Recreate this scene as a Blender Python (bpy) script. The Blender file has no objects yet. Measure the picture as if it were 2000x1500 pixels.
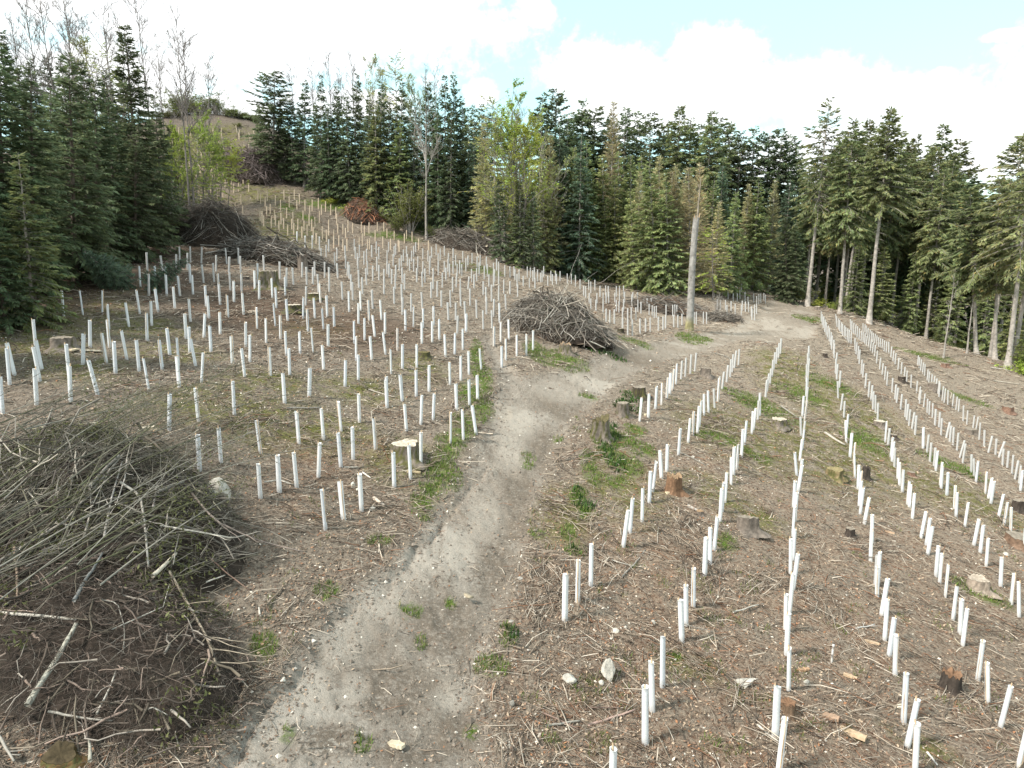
import bpy, math, random
import numpy as np

# ---------------------------------------------------------------- camera, sky, sun
S = bpy.context.scene
COL = S.collection
F_PX, PITCH = 1333.0, math.radians(12.0)
cam_d = bpy.data.cameras.new('camera'); cam = bpy.data.objects.new('camera', cam_d); COL.objects.link(cam)
cam_d.sensor_width = 36.0; cam_d.lens = 36.0 * F_PX / 2000.0
cam_d.clip_start = 0.1; cam_d.clip_end = 5000
cam.location = (0, 0, 0); cam.rotation_euler = (math.pi / 2 - PITCH, 0, 0)
S.camera = cam
S.view_settings.view_transform = 'Standard'; S.view_settings.look = 'None'
S.view_settings.exposure = 0.84; S.view_settings.gamma = 1.0
SUN_AZ, SUN_EL = math.radians(-118), math.radians(48)     # azimuth from the view axis, + to the east side
sun_d = bpy.data.lights.new('sun', 'SUN'); sun = bpy.data.objects.new('sun', sun_d); COL.objects.link(sun)
sun_d.energy = 3.6; sun_d.angle = math.radians(7); sun_d.color = (1.0, 0.95, 0.87)
sun.rotation_euler = (math.pi / 2 - SUN_EL, 0, math.pi - SUN_AZ)
W = bpy.data.worlds.new('World'); S.world = W; W.use_nodes = True


class NT:
    """small node-tree writer"""
    def __init__(s, tree):
        s.t = tree; s.n = tree.nodes; s.l = tree.links
    def node(s, kind, **kw):
        n = s.n.new(kind)
        for k, v in kw.items(): setattr(n, k, v)
        return n
    def put(s, sock, v):
        if hasattr(v, 'is_output'): s.l.new(v, sock)
        else: sock.default_value = v
    def math(s, op, a, b=0.0, c=0.0, clamp=False):
        n = s.node('ShaderNodeMath', operation=op, use_clamp=clamp)
        s.put(n.inputs[0], a); s.put(n.inputs[1], b); s.put(n.inputs[2], c)
        return n.outputs[0]
    def mix(s, f, a, b, blend='MIX'):
        n = s.node('ShaderNodeMix', data_type='RGBA', blend_type=blend)
        s.put(n.inputs[0], f)
        for i, v in ((6, a), (7, b)):
            s.put(n.inputs[i], v if hasattr(v, 'is_output') else (*v, 1.0))
        return n.outputs[2]
    def noise(s, vec, scale, detail=4, rough=0.55):
        n = s.node('ShaderNodeTexNoise'); s.l.new(vec, n.inputs['Vector'])
        n.inputs['Scale'].default_value = scale; n.inputs['Detail'].default_value = detail
        n.inputs['Roughness'].default_value = rough
        return n.outputs[0]
    def smooth(s, v, lo, hi, a=0.0, b=1.0):
        n = s.node('ShaderNodeMapRange', interpolation_type='SMOOTHSTEP')
        s.put(n.inputs[0], v)
        for i, x in enumerate((lo, hi, a, b)): n.inputs[i + 1].default_value = x
        return n.outputs[0]
    def attr(s, name, out='Fac'):
        return s.node('ShaderNodeAttribute', attribute_name=name).outputs[out]


def build_world():
    N = NT(W.node_tree); N.n.clear()
    out = N.node('ShaderNodeOutputWorld'); bg = N.node('ShaderNodeBackground')
    sky = N.node('ShaderNodeTexSky', sky_type='NISHITA', sun_disc=False)
    sky.sun_elevation = SUN_EL; sky.sun_rotation = SUN_AZ % (2 * math.pi)
    sky.air_density = 1.0; sky.dust_density = 0.6; sky.altitude = 600
    tc = N.node('ShaderNodeTexCoord')
    sep = N.node('ShaderNodeSeparateXYZ'); N.l.new(tc.outputs['Generated'], sep.inputs[0])
    x, y, z = sep.outputs
    az = N.math('MULTIPLY', N.math('ARCTAN2', x, y), 180 / math.pi)
    el = N.math('MULTIPLY', N.math('ARCSINE', z), 180 / math.pi)
    v = tc.outputs['Generated']
    w1 = N.math('SUBTRACT', N.noise(v, 7.0, 5, 0.6), 0.5)
    w2 = N.math('SUBTRACT', N.noise(v, 26.0, 6, 0.6), 0.5)
    w3 = N.math('SUBTRACT', N.noise(v, 80.0, 5, 0.6), 0.5)
    wob = N.math('ADD', N.math('ADD', N.math('MULTIPLY', w1, 1.1), N.math('MULTIPLY', w2, 0.9)), N.math('MULTIPLY', w3, 0.8))
    m = None
    # cumulus banks, each by the compass direction and size it has in the photograph
    for (px, py, wx, wy) in CLOUDS:
        d = [(px - 1000) / F_PX, math.cos(PITCH) - (py - 750) / F_PX * math.sin(PITCH), -math.sin(PITCH) - (py - 750) / F_PX * math.cos(PITCH)]
        a = math.degrees(math.atan2(d[0], d[1])); e = math.degrees(math.atan2(d[2], math.hypot(d[0], d[1]))); ra = wx / 24.0; re = wy / 24.0
        dx = N.math('DIVIDE', N.math('SUBTRACT', az, a), ra); dy = N.math('DIVIDE', N.math('SUBTRACT', el, e), re)
        d = N.math('SQRT', N.math('ADD', N.math('MULTIPLY', dx, dx), N.math('MULTIPLY', dy, dy)))
        b = N.math('SUBTRACT', 1.0, N.math('ADD', d, wob))
        m = b if m is None else N.math('MAXIMUM', m, b)
    # scattered cover over the rest of the dome
    far = N.noise(v, 2.2, 5, 0.55)
    away = N.smooth(N.math('ABSOLUTE', az), 45, 70)
    over = N.smooth(el, 24, 34)
    rest = N.math('MULTIPLY', N.smooth(far, 0.42, 0.60), N.math('MAXIMUM', away, over))
    cov = N.math('MAXIMUM', N.smooth(m, -0.16, 0.42), rest)
    low = N.smooth(el, -2, 8, 0.5, 0.0)                       # milky air near the horizon
    cov = N.math('MAXIMUM', cov, low)
    tint = N.mix(1.0, sky.outputs[0], (SKY_R, SKY_G, SKY_B), 'MULTIPLY')
    tint = N.mix(0.7, tint, (4.5, 6.6, 7.0))                    # thin bright veil evens the blue out
    body = N.smooth(N.noise(v, 9.0, 4), 0.35, 0.7)
    cloud = N.mix(body, (CL * 0.93, CL * 0.97, CL * 0.99), (CL, CL, CL * 0.99))
    N.l.new(N.mix(cov, tint, cloud), bg.inputs[0]); bg.inputs[1].default_value = 0.1
    N.l.new(bg.outputs[0], out.inputs[0])


SKY_R, SKY_G, SKY_B = 2.0, 2.5, 1.9
CL = 8.5
CLOUDS = [(430, 0, 520, 130), (250, 150, 200, 70), (820, 45, 150, 48), (1052, 24, 34, 24), (1190, 150, 140, 64), (1390, 112, 100, 56), (1300, 200, 230, 70), (1560, 175, 190, 52), (1720, 195, 120, 50),
          (1760, 300, 320, 80), (1985, 260, 80, 80), (1835, 147, 26, 14), (1965, 68, 32, 9), (940, 182, 34, 26), (680, 205, 140, 34), (-200, 100, 180, 100), (2300, 120, 200, 120), (440, 230, 90, 60)]
build_world()

# ---------------------------------------------------------------- small numeric helpers
CP, SP = math.cos(PITCH), math.sin(PITCH)


def ray(px, py):
    u = (px - 1000) / F_PX; v = (py - 750) / F_PX
    return np.array([u, CP - v * SP, -SP - v * CP])


def _hash(ix, iy, seed):
    h = (ix.astype(np.int64) * 374761393 + iy.astype(np.int64) * 668265263 + seed * 1442695041) & 0xffffffff
    h = ((h ^ (h >> 13)) * 1274126177) & 0xffffffff
    return ((h ^ (h >> 16)) & 0xffffff) / float(0xffffff)


def vnoise(x, y, seed=0):
    ix = np.floor(x); iy = np.floor(y); fx = x - ix; fy = y - iy
    fx = fx * fx * (3 - 2 * fx); fy = fy * fy * (3 - 2 * fy)
    a = _hash(ix, iy, seed); b = _hash(ix + 1, iy, seed); c = _hash(ix, iy + 1, seed); d = _hash(ix + 1, iy + 1, seed)
    return (a + (b - a) * fx) * (1 - fy) + (c + (d - c) * fx) * fy


def fbm(x, y, sc, octv=4, seed=0):
    t = 0; a = 0.5; f = sc
    for o in range(octv):
        t = t + a * (vnoise(x * f, y * f, seed + o * 17) - 0.5); a *= 0.5; f *= 2.03
    return t


def sstep(x, a, b):
    t = np.clip((x - a) / (b - a), 0, 1); return t * t * (3 - 2 * t)


# ---- surveyed data: pixel (top x, top y, foot x, foot y) of the guards, and terrain control points
GUARDS = {
 'L': '''286,493,288,530;313,497,318,532;344,496,344,532;350,481,351,517;366,494,366,530;371,481,372,514;394,482,393,515;422,498,422,530;440,484,443,516;448,501,447,532;465,484,466,516;469,498,470,532;270,518,274,560;302,520,303,560;322,521,324,560;324,538,326,580;290,537,291,580;348,540,352,580;370,516,372,554;374,537,377,575;394,518,398,554;416,514,418,551;426,533,428,571;428,552,430,594;448,532,450,569;456,548,457,590;471,534,472,572;496,528,498,566;338,560,342,604;303,565,309,610;266,566,273,612;199,566,200,614;156,566,162,614;120,569,125,618;212,594,213,643;244,591,252,638;294,586,296,634;369,584,372,628;400,557,403,598;406,576,408,620;442,574,445,618;473,572,476,615;285,616,288,669;362,614,364,664;400,612,398,659;428,608,430,652;480,626,480,675;210,623,214,678;176,625,176,679;62,624,70,678;200,651,208,709;238,646,248,703;326,642,332,695;370,638,371,688;408,635,412,686;488,653,488,706;162,652,162,712;11,666,28,729;70,662,82,722;222,668,226,731;266,665,272,726;311,664,317,722;347,661,350,718;372,660,382,714;453,656,454,710;472,678,478,734;397,690,394,749;10,679,19,750;66,676,78,744;128,672,135,735;138,714,138,785;173,702,191,770;280,697,291,761;344,695,350,756;68,721,72,792;-2,740,6,812;329,769,330,840;381,758,388,823;455,745,458,812;386,851,390,922;428,836,432,906;514,499,516,531;502,512,503,554;546,512,547,546;571,522,573,556;560,523,559,560;590,512,590,542;598,520,599,555;614,510,615,539;611,520,611,554;634,511,634,542;620,534,622,570;623,552,626,590;642,519,643,555;643,535,643,570;658,514,660,546;653,492,654,520;658,484,658,510;674,480,674,505;675,498,675,525;680,510,678,538;682,518,682,546;685,536,686,568;688,551,689,586;667,550,669,586;506,546,506,584;530,544,532,582;537,560,540,600;556,540,557,579;598,558,597,595;592,581,592,622;612,580,615,619;558,586,562,628;534,594,538,638;600,605,602,649;630,602,632,644;638,574,639,616;652,599,653,638;681,568,682,608;501,600,502,641;547,615,548,662;519,621,520,668;556,645,559,692;586,644,586,688;608,638,612,686;640,634,641,678;527,676,528,732;564,680,566,732;629,670,632,720;605,719,604,775;552,728,556,786;674,704,674,755;696,658,696,705;700,694,700,745;691,626,692,670;712,621,712,664;700,590,700,631;704,566,705,605;707,542,708,575;700,525,701,561;714,524,716,557;717,508,718,538;728,518,728,547;726,565,728,602;718,585,721,625;727,616,732,658;742,584,745,623;723,656,726,702;752,610,752,652;749,648,753,692;750,526,750,558;750,540,750,574;740,516,740,546;765,525,765,555;772,535,772,565;769,558,770,592;773,516,773,545;785,523,786,553;790,535,790,567;784,554,785,590;786,580,786,614;803,572,803,609;808,599,808,638;791,603,792,644;776,640,776,684;762,684,764,732;786,672,786,721;814,672,814,717;824,628,824,670;826,602,826,640;823,570,825,605;824,531,825,561;814,523,814,551;830,524,830,552;846,536,846,567;842,550,842,582;854,548,854,580;862,567,862,600;847,597,847,635;844,626,844,668;858,621,858,662;868,654,870,698;864,532,864,562;879,567,880,602;874,591,876,626;890,590,890,625;889,649,888,692;894,616,893,652;899,543,899,572;899,564,900,598;884,540,884,570;892,532,891,561;907,588,909,622;910,612,910,650;904,643,904,684;918,562,918,596;930,584,931,620;926,535,926,562;949,558,949,588;950,580,950,614;943,605,944,643;960,555,960,588;965,582,964,618;960,604,961,640;974,556,974,588;975,590,976,630;978,629,978,669;965,634,965,674;993,625,994,665;987,574,988,604;996,548,996,575;984,545,984,574;916,538,914,565;944,548,944,575;955,535,955,560;964,535,964,561;974,528,974,558;916,685,916,731;937,680,940,722;900,696,900,744;878,706,879,751;838,714,838,765;812,723,813,774;782,732,786,785;753,742,756,796;916,740,917,791;932,730,933,780;890,748,892,801;980,670,980,712;988,660,988,702;692,467,692,490;694,482,694,505;698,495,698,518;699,504,699,525;702,478,702,504;711,491,711,518;716,486,716,510;726,478,726,502;735,472,735,496;736,500,736,528;740,482,740,506;756,488,756,512;756,510,756,535;760,514,760,542;759,472,759,492;768,496,768,520;770,482,770,502;773,476,773,498;780,504,780,528;784,498,784,522;788,488,788,511;794,480,794,501;796,496,796,520;800,505,800,530;804,490,804,511;808,480,808,501;808,505,808,530;816,500,816,525;812,472,812,494;826,486,826,508;826,510,826,535;836,489,836,512;839,510,839,538;840,500,840,522;843,482,843,504;846,525,846,550;856,495,856,518;856,512,856,538;860,486,860,508;868,481,868,501;868,509,868,532;871,524,871,548;876,494,876,518;875,505,875,530;878,515,878,542;885,485,885,508;885,510,885,535;890,498,890,520;893,515,893,539;898,508,898,535;902,516,902,540;904,490,904,511;910,504,910,530;914,498,914,521;921,524,921,550;922,494,922,515;932,501,932,524;931,524,931,550;938,498,938,520;936,512,936,538;946,518,946,545;950,500,950,525;952,515,952,540;964,512,964,538;970,505,970,528;966,525,966,550;974,511,974,535;986,517,986,540;996,519,996,541;852,476,852,498;580,452,580,475;596,460,596,485;610,460,610,486;624,463,624,490;642,467,642,492;637,478,637,503;627,484,627,509;1004,519,1004,540;1006,526,1006,548;1010,535,1010,560;1014,525,1014,548;1022,538,1022,560;1011,555,1011,580;1030,519,1030,540;1036,522,1036,541;1034,542,1034,564;1041,526,1041,548;1044,522,1044,545;1045,542,1045,564;1050,525,1050,548;1056,531,1056,552;1059,528,1059,550;1062,520,1062,541;1070,538,1070,560;1076,529,1076,550;1079,535,1079,556;1085,530,1085,549;1087,535,1087,555;1094,529,1094,549;1108,535,1108,554;1116,535,1116,555;1124,538,1124,560;1133,546,1133,565;1140,558,1140,579;1144,559,1144,582;1150,546,1150,566;1154,550,1154,572;1162,545,1162,566;1151,571,1151,592;1154,582,1154,605;1166,572,1166,592;1164,585,1164,608;1172,558,1172,580;1178,572,1178,592;1178,584,1178,610;1183,558,1183,579;1184,571,1184,592;1188,559,1188,581;1189,569,1189,592;1201,570,1201,591;1204,557,1204,578;1210,557,1210,580;1210,572,1210,595;1204,585,1204,608;1209,588,1209,610;1218,557,1218,580;1220,570,1220,592;1218,584,1218,608;1216,600,1216,626;1216,624,1216,650;1226,624,1226,655;1235,624,1235,656;1226,602,1226,628;1233,600,1233,625;1236,570,1236,592;1234,575,1234,598;1245,570,1245,591;1246,584,1246,608;1242,600,1242,626;1252,588,1252,611;1250,622,1250,652;1261,622,1261,650;1270,620,1270,648;1264,582,1264,605;1270,582,1270,602;1268,592,1268,614;1272,582,1272,605;1274,596,1274,618;1278,598,1278,621;1282,597,1282,620;1301,595,1301,616;1286,618,1286,646;1295,618,1295,645;1300,615,1300,642;1314,595,1314,618;1318,595,1318,618;1322,595,1322,616;1316,614,1316,639;1324,614,1324,639;1332,614,1332,636;1360,610,1360,635;1374,608,1374,632;1380,609,1380,632;1356,610,1356,634;1191,605,1191,632;1200,603,1200,632;1184,604,1184,628;1009,654,1009,696;1028,654,1028,695;1041,644,1041,683;1401,588,1401,605;1407,590,1407,606;1417,588,1417,606;1428,590,1428,608;1420,596,1420,615;1409,548,1409,565;1412,542,1412,559;1417,545,1417,561;1420,548,1420,565;1429,553,1429,570;1425,560,1425,578;1435,554,1435,570;1440,554,1440,570;1448,555,1448,571;1432,572,1432,590;1440,572,1440,591;1445,566,1445,584;1450,588,1450,606;1456,588,1456,608;1436,595,1436,614;1448,598,1448,616;1462,588,1462,608;1468,595,1468,615;1469,604,1469,622;1474,604,1474,623;1472,574,1472,591;1478,578,1478,598;1482,574,1482,595;1486,572,1486,592;1474,592,1474,612;1478,590,1478,610;1495,575,1495,592;1492,572,1492,588;1402,550,1402,568;1406,554,1406,571;1414,555,1414,572;1422,568,1422,585;1455,570,1455,588;1461,578,1461,596;502,820,509,884;579,806,584,868;627,796,632,857;661,784,666,842;700,767,702,824;754,735,756,796;782,738,786,785;790,790,794,842;824,774,822,831;848,769,846,821;730,817,734,879;688,835,690,898;660,848,666,914;624,866,622,934;575,886,580,956;542,892,546,965;506,907,509,976;631,956,636,1036;663,940,671,1015;702,921,706,993;769,882,770,951;797,869,802,936;822,841,822,907;880,808,880,868;904,803,905,861;922,793,930,848''',
 'H': '''652,460,652,485;662,459,662,482;678,466,678,490;670,466,670,490;702,462,702,482;708,455,708,480;718,468,718,489;722,466,722,488;748,461,748,484;733,449,733,471;721,432,721,456;706,430,706,455;689,435,689,455;680,430,680,452;670,438,670,458;675,445,675,465;652,448,652,470;642,429,642,450;658,418,658,440;656,402,656,425;646,398,646,419;636,390,636,414;628,400,628,419;624,412,624,435;622,386,622,408;615,424,615,444;610,390,610,412;609,426,609,450;604,417,604,441;596,390,596,412;592,410,592,430;590,442,590,465;594,431,594,451;580,390,580,409;582,427,582,450;572,412,572,435;574,435,574,460;570,428,570,448;560,405,560,426;555,370,555,390;554,426,554,448;549,415,549,438;548,390,548,412;538,420,538,441;536,409,536,429;530,422,530,445;521,402,521,424;518,385,518,405;515,420,515,442;508,410,508,431;512,412,512,436;504,370,504,391;509,375,509,398;522,371,522,392;538,382,538,402;562,440,562,460;600,438,600,460;612,443,612,468;630,442,630,468;638,448,638,472;756,446,756,466;770,450,770,469;763,466,763,488;778,467,778,489;780,470,780,492;790,455,790,475;794,448,794,466;805,451,805,471;818,466,818,488;837,469,837,489;737,432,737,450;750,434,750,451;686,404,686,420;677,401,677,419;712,440,712,460;660,438,660,458;642,440,642,461;618,455,618,478;545,432,545,452;528,398,528,418;565,382,565,404;585,378,585,398;605,402,605,424;575,370,575,390;347,374,347,391;352,370,352,386;364,380,364,403;372,357,372,370;393,384,393,401;401,387,401,404;418,381,418,399;425,370,425,391;436,369,436,391;447,370,447,391;449,384,449,401;457,360,457,377;466,357,466,374;475,353,475,369;486,357,486,375;471,380,471,399;459,397,459,413;474,403,474,420;431,389,431,406;394,401,394,420;378,405,378,423;362,401,362,418;389,358,389,374;400,359,400,375;358,355,358,370;381,353,381,369;411,360,411,377;440,351,440,367;452,350,452,367''',
 'a': '''1360,688,1357,724;1350,692,1348,730;1340,699,1338,736;1332,705,1330,741;1322,710,1320,750;1316,720,1313,762;1310,728,1308,769;1305,736,1302,779;1293,748,1292,791;1282,754,1280,799;1268,769,1266,816;1253,775,1249,822''',
 'b': '''1444,682,1442,714;1438,686,1434,719;1432,692,1430,727;1428,701,1426,736;1422,714,1419,746;1414,728,1410,761;1406,736,1403,770;1405,740,1402,785;1394,758,1396,796;1382,761,1384,803;1376,768,1375,810;1370,774,1366,832;1366,787,1362,844;1354,803,1353,850;1348,816,1344,864;1330,838,1325,890;1303,869,1302,923;1289,880,1292,935;1280,901,1275,960;1271,920,1268,982;1256,957,1254,1022;1235,974,1230,1042;1226,996,1217,1068;1155,1062,1154,1144;1129,1094,1128,1178;1106,1122,1103,1212''',
 'c': '''1526,660,1524,690;1522,670,1520,700;1518,678,1516,710;1514,688,1511,721;1510,702,1508,735;1506,718,1504,750;1502,730,1498,765;1498,742,1495,775;1486,765,1484,810;1482,782,1480,819;1476,796,1471,838;1470,804,1468,848;1458,821,1454,868;1451,832,1448,893;1442,868,1439,918;1434,874,1432,928;1430,892,1428,944;1420,921,1416,979;1412,940,1410,1000;1409,956,1406,1020;1400,1004,1395,1072;1390,1028,1387,1098;1380,1048,1376,1122;1354,1106,1354,1184;1341,1134,1340,1216;1329,1166,1332,1250;1296,1242,1294,1341;1272,1288,1274,1386;1259,1338,1260,1451;1198,1456,1195,1572''',
 'd': '''1580,675,1578,705;1580,681,1579,711;1578,690,1577,722;1581,699,1578,732;1576,710,1575,744;1579,721,1577,758;1576,735,1574,775;1578,755,1575,790;1570,774,1567,814;1575,784,1571,825;1564,820,1565,850;1572,825,1568,860;1571,838,1567,878;1567,859,1562,900;1552,886,1556,931;1566,898,1562,942;1566,911,1558,962;1552,940,1550,994;1556,962,1552,1019;1552,990,1548,1049;1553,1030,1549,1092;1546,1052,1544,1120;1557,1078,1549,1150;1549,1120,1541,1200;1536,1160,1534,1236;1540,1199,1536,1280;1540,1283,1540,1351;1517,1339,1514,1439;1532,1396,1521,1505''',
 'e': '''1604,608,1604,628;1606,612,1606,635;1609,618,1608,641;1612,624,1611,648;1614,629,1614,654;1618,635,1616,661;1620,641,1620,666;1624,648,1622,674;1626,652,1624,682;1629,661,1628,691;1630,670,1629,700;1635,688,1632,720;1633,700,1632,730;1636,712,1634,742;1642,724,1639,758;1636,745,1637,778;1646,771,1642,801;1650,783,1648,816;1656,809,1653,848;1652,822,1653,864;1664,845,1660,893;1669,864,1667,905;1668,885,1670,932;1679,906,1676,952;1683,920,1678,972;1684,940,1678,989;1686,952,1680,1004;1697,972,1688,1023;1704,1004,1703,1060;1702,1038,1700,1098;1719,1078,1714,1145;1712,1110,1710,1142;1714,1122,1713,1166;1736,1128,1722,1199;1738,1170,1728,1249;1746,1209,1736,1285;1748,1238,1748,1321;1772,1314,1765,1409;1790,1361,1772,1456;1790,1410,1787,1510''',
 'f': '''1632,614,1634,632;1634,618,1635,639;1638,621,1638,644;1640,625,1640,648;1644,629,1643,652;1646,632,1646,656;1650,636,1649,660;1652,640,1652,663;1656,642,1655,666;1659,645,1658,670;1663,649,1662,674;1670,661,1670,685;1674,668,1672,692;1677,675,1676,700;1680,682,1678,710;1684,702,1682,730;1687,710,1685,738;1692,730,1690,758;1698,750,1696,776;1704,754,1701,783;1706,764,1705,799;1710,771,1710,807;1715,788,1714,822;1732,822,1729,864;1738,836,1734,871;1742,852,1740,892;1746,862,1742,901;1748,875,1747,912;1755,894,1753,936;1758,905,1757,949;1764,918,1762,962;1776,939,1772,985;1780,949,1776,991;1790,964,1782,1012;1810,997,1799,1048;1816,1011,1809,1065;1821,1027,1812,1082;1833,1065,1828,1125;1839,1081,1835,1140;1852,1102,1846,1166;1871,1148,1861,1212;1878,1169,1875,1239;1892,1190,1880,1260;1916,1241,1910,1325;1929,1294,1929,1375;1968,1335,1953,1422;2001,1435,1988,1500''',
 'g': '''1661,621,1662,644;1664,625,1664,648;1668,630,1667,652;1672,634,1670,656;1675,638,1674,660;1679,641,1678,663;1683,645,1682,666;1686,649,1686,670;1690,652,1689,672;1694,655,1692,676;1698,660,1696,680;1702,664,1700,685;1706,669,1704,690;1710,674,1708,696;1714,684,1712,708;1720,699,1718,721;1725,710,1723,732;1730,715,1728,741;1734,725,1732,752;1744,738,1742,766;1750,755,1748,780;1754,760,1751,786;1762,768,1759,798;1770,779,1768,814;1774,789,1771,820;1778,800,1775,832;1786,806,1781,837;1790,811,1787,849;1806,834,1803,875;1814,849,1810,885;1819,865,1816,902;1827,875,1824,912;1831,882,1827,921;1840,902,1836,948;1841,911,1838,955;1853,925,1849,969;1866,950,1864,996;1870,964,1867,1011;1889,980,1884,1029;1912,1012,1902,1064;1922,1029,1914,1082;1930,1050,1926,1105;1956,1088,1954,1146;1980,1118,1975,1180;1992,1140,1990,1208''',
 'h': '''1686,630,1686,648;1690,632,1689,651;1692,636,1692,655;1696,640,1695,659;1700,644,1698,662;1703,647,1702,666;1706,650,1705,669;1710,652,1708,672;1713,655,1712,675;1716,658,1716,678;1720,660,1719,680;1724,662,1723,683;1728,664,1727,686;1732,666,1731,688;1736,667,1736,690;1742,676,1740,698;1746,685,1744,706;1750,691,1748,711;1756,698,1754,721;1762,706,1760,730;1768,716,1766,739;1772,725,1770,750;1780,732,1779,758;1792,744,1790,768;1798,755,1794,781;1799,760,1796,787;1807,768,1804,794;1812,778,1811,806;1816,782,1815,810;1822,788,1821,816;1828,798,1826,830;1836,805,1834,834;1840,814,1838,849;1855,824,1848,854;1858,830,1855,862;1863,835,1861,870;1872,844,1869,879;1884,860,1874,893;1886,865,1880,903;1898,886,1897,921;1902,895,1903,930;1911,901,1906,942;1925,921,1924,964;1938,934,1930,975;1940,941,1935,985;1961,965,1950,1010;1968,980,1961,1024;1977,992,1974,1039;2001,1030,2000,1075''',
 'i': '''1794,694,1792,714;1796,699,1795,719;1800,702,1798,724;1804,707,1802,729;1807,711,1806,734;1813,720,1811,742;1816,724,1814,748;1821,730,1819,752;1826,734,1823,758;1830,739,1828,764;1835,744,1832,769;1836,748,1834,775;1843,754,1840,782;1847,758,1844,786;1852,760,1851,790;1863,768,1860,795;1870,774,1867,800;1874,778,1872,803;1882,788,1881,823;1890,803,1888,830;1903,814,1900,838;1910,818,1906,840;1915,824,1912,860;1923,840,1922,872;1938,851,1930,884;1946,858,1944,889;1960,868,1950,894;1960,877,1958,909;1970,881,1967,914;1979,890,1976,927;1989,899,1982,936;1994,910,1990,945;1998,918,1993,958''',
}
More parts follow.
